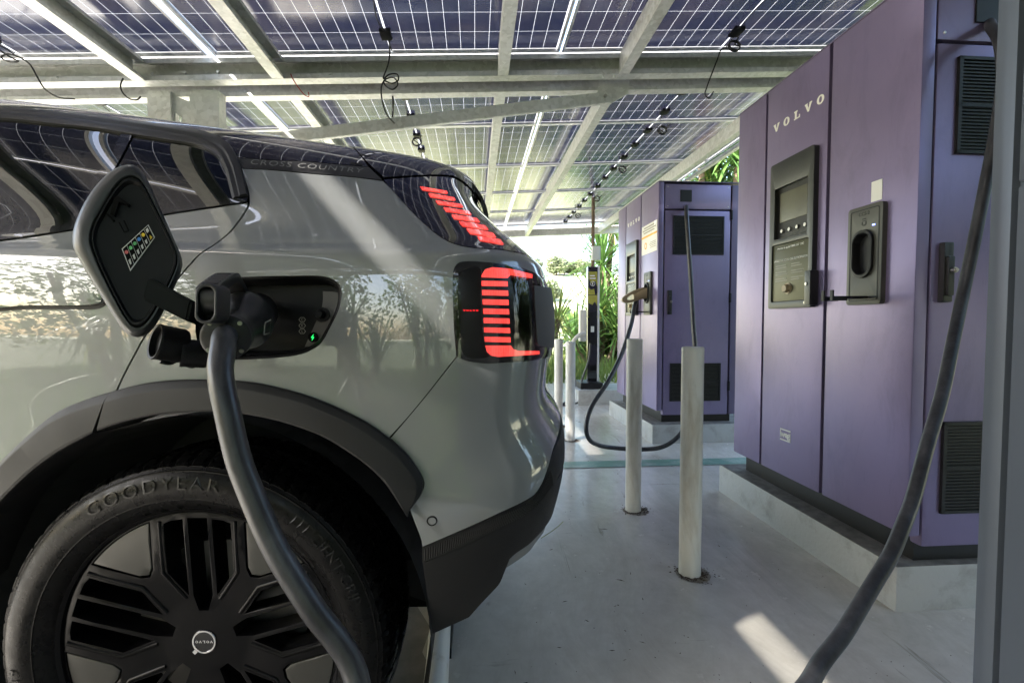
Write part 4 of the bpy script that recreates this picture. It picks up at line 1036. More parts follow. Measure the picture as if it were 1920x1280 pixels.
CN = ['left column over the twin posts', 'middle column over the car tail', 'right column beside the purple chargers']
for i, c in enumerate(COLX):
    for k, y in enumerate(ROWS_F): place_panel(c, y, f'solar panel, {ORD[k]} row beyond the long beam, {CN[i]}')
    for k, y in enumerate(ROWS_N): place_panel(c, y, f'solar panel, {ORD[k]} row before the long beam, {CN[i]}')
# ---- loose wires under the panels
def wire(name, pts, label, m='wire_black', r=.0045, sub=6):
    o = tube(name, pts, r, MATS[m], None, 8, sub); tag(o, label, 'cable', 'loose wires under the canopy'); return o
def loops(c, r, n, tilt=(1, 0, .2), ph=0.0):
    out = []
    for k in range(n * 8):
        a = ph + 2 * pi * k / 8; out.append(Vector((c.x + r * cos(a) * (1 + .1 * sin(k)), c.y + .010 * k / 8 + r * .3 * sin(a), c.z + r * sin(a))))
    return out
w0 = at_y(731, 60, 2.95); w1 = at_y(731, 95, 3.04); w2 = at_y(722, 145, 3.03)
wire('loose_wire', [at_y(728, 60, 2.9), w1] + [at_y(*p, 3.03) for p in ((728, 120), (719, 148), (730, 140), (745, 140), (747, 150), (735, 157), (720, 152), (722, 160), (736, 168), (746, 158), (738, 146), (722, 150), (715, 165), (718, 195), (727, 218), (740, 232))], 'black wire with a knotted coil hanging over the main beam above the car roof')
wire('loose_wire', [at_roof(1385, 70, -.01), at_roof(1378, 84, -.03)] + loops(at_roof(1378, 85, -.045), .035, 2) + [at_y(1354, 92, 3.0), at_y(1345, 112, 3.02), at_y(1338, 130, 3.02), at_y(1325, 165, 3.03), at_y(1322, 178, 3.03), at_y(1330, 184, 3.03), at_y(1338, 172, 3.03)], 'black wire coiled on the panel edge, drooping across the beam beside the near charger')
wire('loose_wire', [at_y(*p, 2.95) for p in ((-5, 92), (20, 108), (34, 115), (20, 117), (2, 108), (15, 102), (34, 107), (55, 120), (70, 145), (85, 168), (110, 183), (140, 186))], 'black wire trailing from a coil at the top left corner of the canopy')
wire('loose_wire', [at_y(*p, 3.03) for p in ((231, 147), (226, 160), (230, 174), (244, 186), (258, 187), (264, 181))], 'short black wire hooked under the main beam left of the twin column')
wire('loose_wire', [at_y(*p, 3.05) for p in ((545, 139), (549, 148), (560, 165), (572, 179), (579, 181), (578, 173))], 'thin red wire hanging below the main beam above the car roof', 'wire_red', .003)
for (px, py, dz, txt) in ((781, 265, -.05, 'coiled black lead hanging from the second panel row over the car'), (1243, 243, -.05, 'black lead coiled at the panel seam nearest the near charger'), (1168, 317, -.05, 'black lead coiled at the third panel seam beyond the beam'), (1120, 372, -.06, 'black lead coiled at the fourth panel seam beyond the beam'), (1084, 404, -.05, 'small coiled black lead at the farthest panel seam')):
    c = at_roof(px, py, dz); wire('coiled_lead', [c + Vector((.05, -.06, .03)), c + Vector((.03, -.02, .01))] + loops(c, .038, 3) + [c + Vector((-.03, .05, .03))], txt, r=.005)
wire('loose_wire', [at_y(*p, 3.3) for p in ((736, 176), (737, 196), (736, 220), (735, 240))], 'short black wire with a plug hanging behind the main beam above the car roof', r=.006)

# ================================================================== chargers
PX = 1.40
def face_x(x0, y0):  # local 2D (along, up) on the front face: along = towards the far end
    return lambda a, z, d: (x0 + d, y0 + a, z)
def make_charger(label):
    c = thing('fast_charger', label, 'charger', (PX, 0, .15), group='tall purple charging cabinets')
    L = 1.05
    boxes('base', [((.055, .03, 0), (.62, L - .03, .10))], MATS['base_black'], c)
    body = boxes('cabinet', [((.0445, .050, .10), (.66, L - .008, 1.868))], MATS['base_black'], c, .004)
    boxes('far_side_panel', [((.05, L - .0055, .10), (.66, L + .004, 1.87))], MATS['purple_steel'], c, .003)
    # three front panels
    fp = []
    for (a0, a1) in ((0.0, .385), (.402, .800), (.815, L)):
        fp.append(boxes('front_panel', [((0, a0, .095), (.044, a1, 1.885))], MATS['purple_steel'], c, .006))
    boxes('top_cover', [((-.0, -.004, 1.8855), (.67, L + .002, 1.892))], MATS['purple_trim'], c, .002)
    # display unit on the middle panel
    S = lambda a0, z0, a1, z1, x0, x1: ((x0, a0, z0), (x1, a1, z1))
    F = lambda x: (lambda a, z, d: (x + d, a, z))
    A0, A1 = .445, .735    # along; z measured from plinth top
    Z0, Z1 = .855, 1.515
    du = plate('display_unit', rrect(A0, Z0, A1, Z1, .012), [rrect(A0 + .035, 1.17, A1 - .035, 1.40, .006), rrect(A0 + .022, .885, A1 - .022, 1.145, .006)], F(-.022), MATS['display_bezel'], c, .024, smooth=.5, bev=.003)
    boxes('display_back', [S(A0 + .03, 1.165, A1 - .03, 1.405, -.0035, -.0012)], MATS['base_black'], du)
    sc = boxes('screen', [S(A0 + .055, 1.245, A1 - .055, 1.375, -.0085, -.004)], MATS['screen'], du, .002)
    for k in range(4):
        y = A0 + .066 + k * .051
        o = lathe('button', [(.0001, .006), (.008, .006), (.0095, .003), (.0095, -.004)], MATS['steel'], du, 20); o.data.transform(Matrix.Translation((-.0045, y, 1.205)) @ Matrix.Rotation(-pi / 2, 4, 'Y'))
    lp = boxes('instruction_plate', [S(A0 + .024, .887, A1 - .024, 1.143, -.0165, -.002)], MATS['display_label'], du, .002)
    TM = lambda a, z, x: Matrix.Translation((x, a, z)) @ Matrix(((0, 0, -1, 0), (-1, 0, 0, 0), (0, 1, 0, 0), (0, 0, 0, 1)))
    ac = (A0 + A1) / 2
    text_obj('lettering', 'Precisa de ajuda? 0800 337 1382', .0135, TM(ac, 1.125, -.0168), MATS['white_print'], lp)
    text_obj('lettering', 'APLICATIVO VOLVO CAR ELETROPOSTOS', .0118, TM(ac, 1.070, -.0168), MATS['white_print'], lp)
    bm = new_bm(); R = random.Random(5)
    for col in (0, 1):
        for row in range(8):
            if row in (2, 5): continue
            a1 = A1 - .045 - col * .108; ln = R.uniform(.055, .085)
            box(bm, (-.0172, a1 - ln, 1.046 - row * .0098), (-.0165, a1, 1.0495 - row * .0098))
    bm_obj('small_print', bm, MATS['mark_grey'], lp)
    o = lathe('round_button', [(.0001, .020), (.015, .020), (.018, .016), (.018, .003), (.025, .003), (.026, 0)], MATS['connector_bronze'], du, 32); o.data.transform(Matrix.Translation((-.0165, ac + .01, .942)) @ Matrix.Rotation(-pi / 2, 4, 'Y'))
    hb = boxes('side_latch', [S(A0 - .016, .862, A0 + .018, 1.005, -.040, -.002)], MATS['display_bezel'], du, .006)
    o = lathe('latch_lock', [(.0001, .004), (.006, .004), (.007, 0)], MATS['steel'], hb, 16); o.data.transform(Matrix.Translation((-.0405, A0 + .004, .95)) @ Matrix.Rotation(-pi / 2, 4, 'Y'))
    o = lathe('screw', [(.0001, .003), (.006, .003), (.007, 0)], MATS['steel'], du, 16); o.data.transform(Matrix.Translation((-.022, A0 + .035, .875)) @ Matrix.Rotation(-pi / 2, 4, 'Y'))
    # connector socket on the near panel
    B0, B1 = .110, .262
    sk = plate('socket_panel', rrect(B0, .855, B1, 1.205, .012), [[(.188 + .040 * cos(t), 1.035 + (.034 if sin(t) > 0 else -.034) + .040 * sin(t)) for t in np.linspace(0, 2 * pi, 33)[:-1]]], F(-.018), MATS['socket_panel'], c, .02, smooth=.5, bev=.003)
    pts = [(.040 * cos(t), (.034 if sin(t) > 0 else -.034) + .040 * sin(t)) for t in np.linspace(0, 2 * pi, 33)[:-1]]
    bm = new_bm(); rings = []
    for s, x in ((1.16, -.019), (1.14, -.028), (1.02, -.029), (.97, -.026), (.93, -.012), (.90, -.001)):
        rings.append([bm.verts.new((x, .188 + a * s, 1.035 + z * s)) for a, z in pts])
    for j in range(len(rings) - 1):
        for i in range(32): bm.faces.new([rings[j][i], rings[j][(i + 1) % 32], rings[j + 1][(i + 1) % 32], rings[j + 1][i]])
    bm.faces.new(rings[-1])
    bm_obj('socket', bm, MATS['base_black'], sk, .6)
    plate('socket_frame', rrect(B0 + .012, .868, B1 - .012, 1.193, .008), [rrect(B0 + .016, .872, B1 - .016, 1.189, .006)], F(-.0192), MATS['base_black'], sk, .002)
    text_obj('lettering', 'CCS-2', .018, TM(.188, 1.176, -.0186), MATS['base_black'], sk)
    bm = new_bm()
    for (a, z, w, h) in ((.188, 1.158, .016, .004), (.188, 1.151, .016, .003), (.180, 1.143, .004, .010), (.196, 1.143, .004, .010), (.188, 1.136, .012, .004)): box(bm, (-.0190, a - w / 2, z - h / 2), (-.018, a + w / 2, z + h / 2))
    bm_obj('socket_symbol', bm, MATS['base_black'], sk)
    boxes('status_light', [S(.140, 1.128, .150, 1.132, -.0205, -.018)], MATS['blue_led'], sk)
    # cable holder bracket
    bm = new_bm()
    box(bm, (-.100, .160, .876), (-.004, .215, .884)); box(bm, (-.150, .158, .868), (-.098, .174, .8835)); box(bm, (-.150, .201, .868), (-.098, .217, .8835)); box(bm, (-.152, .160, .868), (-.146, .172, .905)); box(bm, (-.152, .203, .868), (-.146, .215, .905)); box(bm, (-.020, .125, .876), (-.004, .25, .884))
    bm_obj('cable_holder', bm, MATS['base_black'], sk)
    # wordmark and maker's mark
    slab_obj('lettering', 'VOLVO', .036, .045, .026, lambda x, z, d: (-.0012 + d, .588 - x, 1.693 + z), MATS['white_print'], fp[1], .001)
    bm = new_bm(); bx = lambda a0, z0, a1, z1: box(bm, (-.0014, .62 - a1 - .0008, .282 + z0 - .0008), (-.0002, .62 - a0 + .0008, .282 + z1 + .0008))
    bx(-.035, .021, .035, .026); bx(-.035, -.026, .035, -.021); bx(-.035, -.012, -.032, .021); bx(.032, -.021, .035, .012)
    mk_ = bm_obj('maker_mark', bm, MATS['white_print'], fp[1])
    text_obj('lettering', 'weg', .040, TM(.62, .284, -.0006), MATS['white_print'], mk_, offset=.0012, spacing=.92)
    # end face: upper cover and lower door with two vents, handle, cable entry
    uc = boxes('upper_cover', [((.052, .002, 1.678), (.585, .046, 1.872))], MATS['purple_steel'], c, .010)
    dr = boxes('end_door', [((.052, .0, .058), (.585, .046, 1.668))], MATS['purple_steel'], c, .012)
    for zz in (.25, .95, 1.60): boxes('hinge', [((.586, -.010, zz), (.598, .004, zz + .075))], MATS['base_black'], dr, .003)
    for (xx, zz) in ((.075, 1.70), (.565, 1.70), (.075, 1.85), (.565, 1.85)):
        o = lathe('screw', [(.0001, .002), (.004, .002), (.005, 0)], MATS['steel'], uc, 12); o.data.transform(Matrix.Translation((xx, .002, zz)) @ Matrix.Rotation(pi / 2, 4, 'X'))
    boxes('end_post', [((.597, .002, .06), (.66, .05, 1.872))], MATS['purple_trim'], c, .006)
    for z0, z1, x0, x1 in ((1.325, 1.625, .118, .53), (.170, .470, .108, .52)):
        bm = new_bm(); box(bm, (x0, -.010, z0), (x0 + .012, .001, z1)); box(bm, (x1 - .012, -.010, z0), (x1, .001, z1)); box(bm, (x0, -.010, z1 - .010), (x1, .001, z1)); box(bm, (x0, -.010, z0), (x1, .001, z0 + .010)); box(bm, (x0, -.010, (z0 + z1) / 2 - .005), (x1, .001, (z0 + z1) / 2 + .005))
        box(bm, (x0 + .004, -.0025, z0 + .004), (x1 - .004, -.0005, z1 - .004))
        n = 26
        for k in range(n):
            z = z0 + .012 + (z1 - z0 - .024) * (k + .5) / n
            vs = box(bm, (x0 + .012, -.008, z - .0022), (x1 - .012, .0005, z + .0022))
        bm_obj('vent_grille', bm, MATS['base_black'], dr)
    h = boxes('door_handle', [((.078, -.020, .855), (.110, .002, 1.045)), ((.083, -.030, .875), (.105, -.018, 1.0))], MATS['display_bezel'], dr, .006)
    o = lathe('handle_lock', [(.0001, .016), (.005, .016), (.006, .010), (.009, .010), (.010, 0)], MATS['steel'], h, 16); o.data.transform(Matrix.Translation((.098, -.028, .955)) @ Matrix.Rotation(pi / 2, 4, 'X'))
    boxes('cable_entry', [((.175, -.004, 1.735), (.265, .003, 1.825))], MATS['base_black'], uc)
    return c
ch1 = make_charger('near purple charging cabinet with an empty connector socket, seen closest on the right'); ch1.location = (PX, 1.432, .15)
ch2 = copy_tree(ch1, 'far purple charging cabinet with a paper notice and a bronze connector plugged in', (PX + .03, 3.675, .15))
def plinth(label, x0, x1, y0, y1):
    o = boxes('concrete_plinth', [((x0, y0, -.02), (x1, y1, .15))], [MATS['plinth_paint'], MATS['plinth_top']], None, .012)
    for p in o.data.polygons: p.material_index = 1 if p.normal.z > .9 else 0
    tag(o, label, 'plinth', 'concrete plinths under the chargers'); return o
plinth('grey painted concrete plinth under the near purple charger', 1.362, 2.3, 1.425, 2.56)
plinth('grey painted concrete plinth under the far purple charger', 1.372, 2.3, 3.60, 4.80)
# blank sticker above the near socket
tag(boxes('sticker', [((PX - .0012, 1.432 + .135, .15 + 1.215), (PX + .0005, 1.432 + .18, .15 + 1.285))], MATS['paper']), 'small blank white sticker above the connector socket of the near charger', 'sticker')
# paper notice on the far charger
nt_ = thing('paper_notice', 'white paper notice with an orange stripe stuck on the far charger', 'notice', (PX + .03, 3.675, .15))
boxes('sheet', [((-.0015, .02, 1.36), (.0, .365, 1.60))], MATS['paper'], nt_)
bm = new_bm(); R = random.Random(2)
for k in range(3): box(bm, (-.0024, .05 + R.uniform(0, .03), 1.573 - k * .02), (-.0015, .34 - R.uniform(0, .03), 1.584 - k * .02))
for k in range(4): box(bm, (-.0024, .05, 1.44 - k * .014), (-.0015, .20 - R.uniform(0, .04), 1.446 - k * .014))
bm_obj('print_lines', bm, MATS['mark_grey'], nt_); boxes('orange_stripe', [((-.0026, .02, 1.497), (-.0015, .365, 1.512))], MATS['orange_print'], nt_)
o = lathe('round_symbol', [(.018, .001), (.028, .001), (.028, 0)], MATS['orange_print'], nt_, 24); o.data.transform(Matrix.Translation((-.0016, .27, 1.43)) @ Matrix.Rotation(-pi / 2, 4, 'Y'))
# grey cabinet close to the camera at the right edge
gc = thing('grey_cabinet', 'grey metal cabinet with a rounded edge, cut off by the right side of the picture', 'cabinet', (.62, -.651, 0))
boxes('cabinet_body', [((.004, .0, .12), (1.25, 1.178, 2.05))], MATS['cabinet_grey'], gc, .020)  # depth out of view is extended to block light on the charger end
boxes('corner_post', [((-.006, 1.161, .12), (.05, 1.186, 2.05))], MATS['cabinet_grey'], gc, .010)
d2 = boxes('cabinet_door', [((-.006, .03, .16), (.003, 1.155, 1.094)), ((-.006, .03, 1.099), (.003, 1.155, 2.0))], MATS['cabinet_grey'], gc, .003)
boxes('door_handle', [((-.022, 1.105, 1.112), (-.005, 1.128, 1.150))], MATS['display_bezel'], d2, .004)
boxes('plinth', [((.01, .01, -.01), (1.24, 1.16, .12))], MATS['plinth_paint'], gc, .006)

# ================================================================== bollards, wheel stop
def bollard(px, py, top, label, m, R_=.0395):
    p = at_z(px, py, 0); t = at_y(px, top, p.y)
    b_ = thing('bollard', label, 'bollard', (p.x, p.y, 0), 0, 'white pipe bollards in front of the chargers')
    lathe('post', [(.0001, t.z), (R_ - .006, t.z), (R_ - .001, t.z - .002), (R_, t.z - .007), (R_, -.01)], MATS[m], b_, 40, 'z', .5)
    R = random.Random(int(px)); V = []; F = []
    for k in range(190):
        a = R.gauss(-.6, 1.5); r = R_ + abs(R.gauss(0, .020)) * (1.3 if -1.6 < a < .6 else .7); s = R.uniform(.0012, .0055); x, y = r * cos(a), r * sin(a); q = len(V); t_ = R.uniform(0, 6.28); e_ = R.uniform(.3, 2.2)
        V += [(x + s * e_ * cos(t_), y + s * e_ * sin(t_), .002), (x + s * cos(t_ + 1.8), y + s * sin(t_ + 1.8), .0025), (x - s * e_ * cos(t_), y - s * e_ * sin(t_), .002), (x, y, .002 + s * .6)]; F += [(q, q + 1, q + 3), (q + 1, q + 2, q + 3), (q + 2, q, q + 3)]
    o = mesh_obj('dirt_ring', V, F, MATS['debris'], b_); o['kind'] = 'stuff'
    rim_ = [(1 + .35 * R.random()) for _ in range(40)]; VV = []
    for k in range(40):
        a = 2 * pi * k / 40; VV.append(((R_ - .004) * cos(a), (R_ - .004) * sin(a), .0012))
    for k in range(40):
        a = 2 * pi * k / 40; r = R_ + .008 + .022 * rim_[k] * (.6 + .5 * cos(a + .6)); VV.append((r * cos(a), r * sin(a), .0008))
    mesh_obj('dirt_stain', VV, [(k, (k + 1) % 40, 40 + (k + 1) % 40, 40 + k) for k in range(40)], MATS['stain'], b_)
    return b_
bollard(1293, 1074, 650, 'tallest-looking white pipe bollard with streaks, nearest to the camera', 'bollard_paint_worn')
bollard(1187, 956, 635, 'white pipe bollard second nearest, left of the streaked one', 'bollard_paint_worn', .0385)
bollard(1069, 825, 640, 'third white pipe bollard, right of the pair beside the car tail', 'bollard_paint', .0385)
bollard(1047, 799, 636, 'farthest white pipe bollard, half hidden by the car tail', 'bollard_paint', .0385)
ws = thing('wheel_stop', 'white painted pipe lying on the floor behind the rear wheel', 'wheel stop', (-.105, 1.4, 0))
tube('pipe', [(-.012, .85, .036), (0, 0, .036), (.02, -.75, .036)], .031, MATS['bollard_paint_worn'], ws, 28, 2)
boxes('support', [((.030, -.08, .0), (.037, .25, .03)), ((.030, -.7, .0), (.037, -.35, .03))], MATS['base_black'], ws)
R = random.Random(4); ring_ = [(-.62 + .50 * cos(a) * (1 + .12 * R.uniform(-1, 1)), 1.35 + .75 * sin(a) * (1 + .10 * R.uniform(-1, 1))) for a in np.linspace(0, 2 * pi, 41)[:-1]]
struct(mesh_obj('floor_shade_patch', [(x, y, .0025) for x, y in ring_], [tuple(range(40))], MATS['floor_shade']))  # darkens the floor behind the tyre, shade put into the colour
# small litter on the floor
R = random.Random(11); V = []; F = []
for k in range(420):
    x = R.uniform(-.3, 1.35); y = .9 + 3.4 * R.random() ** 1.5; s = R.uniform(.0006, .0028) * (2.4 if R.random() < .07 else 1); a = R.uniform(0, 6.28); q = len(V); e_ = R.choice((.8, 1.2, 1.6, 4.0))
    if abs(x + .1) < .06: continue
    V += [(x + s * cos(a) * e_, y + s * sin(a) * e_, .0015), (x + s * cos(a + 1.7), y + s * sin(a + 1.7), .0015), (x - s * cos(a) * e_, y - s * sin(a) * e_, .0015), (x + s * .3, y, .0015 + s * .5)]; F += [(q, q + 1, q + 3), (q + 1, q + 2, q + 3), (q + 2, q, q + 3)]
o = mesh_obj('litter', V, F, MATS['debris']); o['kind'] = 'stuff'; o['label'] = 'specks of dry leaf litter scattered on the floor'; o['category'] = 'litter'
tag(tube('dry_stem', [at_z(1015, 1008, .01), at_z(1035, 995, .02), at_z(1048, 985, .02), at_z(1056, 977, .012)], .0016, MATS['leaf_pale'], None, 5, 4), 'thin dry stem lying on the floor beside the bumper', 'twig')

# ================================================================== cables and plugs
def plug_side(x, P): return [(p.y, p.z) for p in (at_x(a, b, x) for a, b in P)]
kb = thing('charging_plug', 'black charging plug in the car, its thick grey cable running to the near charger', 'charging plug', at_d(425, 630, .62))
LK = Matrix.Translation(-kb.location)
def kz(p): return LK @ Vector(p)
Z4 = lambda L: [(240 + x / 6.4, 480 + y / 6.4) for x, y in L]
AXS = .27; Y0 = .612
def side_pt(px, py, x0): return at_plane(px, py, (1, AXS, 0), x0 + AXS * Y0)
def side_map(x0): return lambda y, z, d: kz((x0 - AXS * (y - Y0) - d, y, z))
xr, xl = -.305, -.330
PPM = M_['plug_plastic']
outl = [(p.y, p.z) for p in (side_pt(a, b_, xr) for a, b_ in Z4([(1078, 430), (1085, 385), (1120, 335), (1200, 265), (1290, 205), (1335, 212), (1375, 280), (1440, 390), (1530, 465), (1600, 560), (1540, 800), (1330, 830), (1210, 820), (1130, 770), (1085, 620)]))]
hol = [(p.y, p.z) for p in (side_pt(a, b_, xr) for a, b_ in Z4([(1118, 590), (1125, 485), (1200, 400), (1310, 315), (1365, 345), (1420, 470), (1405, 560), (1300, 650), (1205, 735), (1150, 700)]))]
outl = [tuple(p) for p in catmull(outl, 4, True)]; hol = [tuple(p) for p in catmull(hol, 4, True)]
plate('plug_handle', outl, [hol], side_map(xr), PPM, kb, xr - xl, smooth=.7, bev=.005, back=True)
gy = .580; gp0 = Vector(((xr + xl) / 2 - AXS * (gy - Y0), gy, at_y(393, 569, gy).z))
ov = [(.0088 * cos(t), (.0105 if sin(t) > 0 else -.0105) + .0088 * sin(t)) for t in np.linspace(0, 2 * pi, 33)[:-1]]
ovo = [(x * 1.42, z * 1.22) for x, z in ov]
def gmap(x, z, d): return kz((gp0.x + x, gy + d + .10 * z, gp0.z + z))
gh = plate('grip_rim', ovo, [ov], gmap, PPM, kb, .03, smooth=.6, bev=.002)
mesh_obj('grip_hollow', [gmap(x, z, .014) for x, z in ov], [tuple(range(32))], M_['void'], gh)
for sgn in (-1, 1): tube('grip_web', [gmap(-.007, .008 - sgn * .008, .006), gmap(.007, .008 + sgn * .008, .006)], .0016, M_['matte_panel'], gh, 6, 1)
for k in range(6):
    p = side_pt(438 - k * 4.6, 515 + k * 3.6, xr); q = p + Vector((xl - xr, 0, 0)); tube('grip_rib', [kz(q + Vector((.004, 0, .0005))), kz(p + Vector((-.004, 0, .0005)))], .0016, PPM, kb, 6, 1)
FCn = at_d(425, 629, .612); AX = Vector((-AXS, 1, .12)).normalized()
def axm(c, d):
    z = Vector(d).normalized(); x = Vector((0, 0, 1)); x = (x - z * x.dot(z)).normalized(); y = z.cross(x)
    m_ = Matrix((x, y, z)).transposed().to_4x4(); m_.translation = Vector(c); return m_
def ell(name, secs, mtx, m, par, n=40, smooth=.6):
    bm = new_bm(); rings = []
    for (h, rx_, ry_, ox) in secs: rings.append([bm.verts.new(mtx @ Vector((ox + rx_ * cos(2 * pi * k / n), ry_ * sin(2 * pi * k / n), h))) for k in range(n)])
    for j in range(len(rings) - 1):
        for i in range(n): bm.faces.new([rings[j][i], rings[j][(i + 1) % n], rings[j + 1][(i + 1) % n], rings[j + 1][i]])
    bm.faces.new(rings[0][::-1]); bm.faces.new(rings[-1])
    return bm_obj(name, bm, m, par, smooth)
pm = axm(kz(FCn), AX)
ell('plug_body', [(.008, .024, .026, 0), (.03, .024, .027, 0), (.06, .026, .029, .001), (.09, .034, .035, .003), (.115, .042, .039, .005), (.13, .0445, .040, .005), (.142, .043, .038, .005), (.148, .036, .033, .005), (.25, .035, .032, .005)], pm, PPM, kb)
flg = ell('cable_flange', [(-.006, .0245, .026, -.002), (-.004, .0285, .029, -.002), (.010, .0295, .030, -.001), (.012, .027, .028, 0)], pm, PPM, kb)
for (a_, b_) in ((.0185, .0165), (.0185, -.0165), (-.0155, -.0195), (-.017, .017)):
    oriented('flange_screw', [(.0001, .002), (.0026, .002), (.0030, 0)], pm @ Matrix.Translation((a_ - .002, b_, -.006)) @ Matrix.Rotation(pi, 4, 'X'), MATS['steel'], flg, 14)
def bsurf(t, h):   # point on the plug's right flank
    rx_ = float(np.interp(h, [.06, .09, .12], [.036, .042, .044])); ry_ = float(np.interp(h, [.06, .09, .12], [.033, .038, .040]))
    v_ = [pm @ Vector((.005 + (rx_ + .001) * sin(t), sg * (ry_ + .001) * cos(t), h)) for sg in (1, -1)]
    return max(v_, key=lambda q: q.x)
lb_c = [bsurf(t, h) for t, h in ((.12, .068), (.12, .100), (-.38, .100), (-.38, .068))]
bm = new_bm(); fo = [bm.verts.new(p) for p in lb_c]; cc_ = sum(lb_c, Vector()) / 4; fi = [bm.verts.new(cc_ + (p - cc_) * .84 + Vector((.0006, -.0006, 0))) for p in lb_c]
for i in range(4): bm.faces.new([fo[i], fo[(i + 1) % 4], fi[(i + 1) % 4], fi[i]])
bm_obj('rating_label', bm, MATS['mark_grey'], kb)
# cable
ent = at_y(1850, 47, 1.425)
cpts = [FCn + AX * .004, FCn - AX * .012, at_d(418, 655, .585), at_d(413.5, 690, .572), at_d(416, 722, .566), at_d(425, 765, .562), at_d(447, 860, .56), at_d(466, 912, .56), at_d(515, 1025, .56), at_d(583, 1136, .56), at_d(667, 1265, .56), (-.10, .46, .34), (.04, .42, .17), (.16, .44, .05), (.28, .55, .026), (.40, .66, .05), at_d(1470, 1345, 0.758), at_d(1516, 1280, 0.798), at_d(1540, 1240, 0.826), at_d(1579, 1190, 0.861), at_d(1610, 1140, 0.895), at_d(1640, 1090, 0.929), at_d(1670, 1040, 0.963), at_d(1691, 990, 0.992), at_d(1710, 940, 1.026), at_d(1737, 840, 1.083), at_d(1766, 740, 1.151), at_d(1787, 640, 1.220), at_d(1806, 550, 1.273), at_d(1827, 450, 1.289), at_d(1847, 350, 1.301), at_d(1866, 250, 1.310), at_d(1880, 150, 1.330), at_d(1874, 80, 1.37), at_d(1858, 50, 1.43), at_d(1856, 44, 1.52), at_d(1852, 44, 1.62)]
cab = tube('cable', [kz(p) for p in cpts], .0142, MATS['cable_rubber'], kb, 24, 8)
# far charger: bronze plug and looping cable
k2 = thing('charging_plug', 'bronze charging plug in the far charger, its black cable looping on the floor', 'charging plug', at_x(1205, 560, PX + .03))
L2 = Matrix.Translation(-k2.location)
xs = PX + .03
sc_ = Vector((xs - .005, 3.675 + .19, .15 + 1.035)); a2 = Vector((-1, .02, -.10)).normalized()
pm2 = axm(L2 @ sc_, a2)
ell('plug_body', [(-.03, .045, .036, 0), (.02, .046, .037, 0), (.06, .040, .034, -.006), (.10, .033, .03, -.016), (.13, .03, .028, -.024)], pm2, MATS['connector_bronze'], k2)
hp = [(.02, .045), (.09, .04), (.20, -.005), (.225, -.03), (.215, -.055), (.18, -.065), (.11, -.055), (.04, -.03)]; hh = [(.085, .018), (.175, -.018), (.19, -.035), (.165, -.043), (.11, -.034), (.08, -.015)]
hp = [tuple(p) for p in catmull(hp, 4, True)]; hh = [tuple(p) for p in catmull(hh, 4, True)]
plate('plug_handle', hp, [hh], lambda a, z, d: pm2 @ Vector((z, .018 - d, a)), MATS['connector_bronze'], k2, .036, smooth=.7, bev=.004, back=True)
c2 = [pm2 @ Vector((-.035, 0, .09)), pm2 @ Vector((-.075, 0, .115))] + [L2 @ at_d(*p) for p in ((1183, 610, 3.62), (1165, 665, 3.5), (1140, 715, 3.35), (1108, 765, 3.25), (1099, 800, 3.2), (1104, 822, 3.25), (1122, 834, 3.35), (1150, 839, 3.40), (1200, 842, 3.38), (1240, 838, 3.36), (1265, 824, 3.36), (1284, 800, 3.40), (1302, 740, 3.42), (1305, 680, 3.42), (1300, 610, 3.45), (1295, 520, 3.50), (1289, 430, 3.54), (1287, 398, 3.57), (1287, 389, 3.64), (1287, 388, 3.76))]
tube('cable', c2, .0155, MATS['cable_rubber'], k2, 18, 8)
boxes('plug_collar', [((-.018, -.018, -.1), (.018, .018, -.085))], MATS['base_black'], k2) if False else None

# slim totem charger farther back
tt = thing('charging_totem', 'slim charging totem with a black and yellow face beside the far palms', 'charger', (1.385, 5.62, 0))
boxes('concrete_pad', [((-.21, -.25, -.02), (.50, .35, .17))], MATS['plinth_paint'], tt, .012)
boxes('foot', [((-.165, -.17, .17), (.10, .15, .245))], MATS['base_black'], tt, .01)
boxes('column', [((-.055, -.035, .245), (.060, .035, 1.60))], MATS['totem_black'], tt, .006)
boxes('edge_trim', [((.061, -.040, .245), (.085, .040, 1.61))], MATS['aluminium'], tt, .003)
boxes('yellow_face', [((-.053, -.0375, 1.27), (.058, -.0352, 1.54))], MATS['totem_yellow'], tt)
plate('black_wave', [(-.05, 1.46), (-.02, 1.40), (.03, 1.43), (.056, 1.36), (.056, 1.28), (.03, 1.27), (.02, 1.34), (-.02, 1.33), (-.05, 1.36)], [], lambda x, z, d: (x, -.040 + d, z), MATS['totem_black'], tt, .002)
plate('black_wave', [(-.05, 1.17), (.0, 1.15), (.03, 1.19), (.056, 1.13), (.056, 1.02), (-.05, 1.02)], [], lambda x, z, d: (x, -.040 + d, z), MATS['totem_black'], tt, .002)
boxes('yellow_face', [((-.053, -.0375, 1.0), (.058, -.0352, 1.262))], MATS['totem_yellow'], tt)
o = lathe('plug_symbol', [(.024, .001), (.029, .001), (.029, 0), (.024, 0)], MATS['white_print'], tt, 24); o.data.transform(Matrix.Translation((.0, -.0415, 1.40)) @ Matrix.Rotation(pi / 2, 4, 'X'))
boxes('print_lines', [((-.035, -.0425, 1.455 + k * .03), (.035 - .01 * (k % 2), -.040, 1.468 + k * .03)) for k in range(2)] + [((-.004, -.0425, 1.385), (.004, -.040, 1.415))], MATS['white_print'], tt)
un = boxes('charging_unit', [((-.155, -.075, .72), (-.075, .03, 1.09))], MATS['connector_white'], tt, .02)
boxes('unit_screen', [((-.04, -.0450, .68), (.05, -.0352, 1.07))], MATS['base_black'], tt, .004)
boxes('rating_label', [((-.02, -.0475, .83), (.02, -.0452, .90))], MATS['paper'], tt)
k3 = thing('charging_plug', 'small white charging plug hanging on the slim totem with a thin black cable', 'charging plug', (1.385 - .13, 5.55, .80))
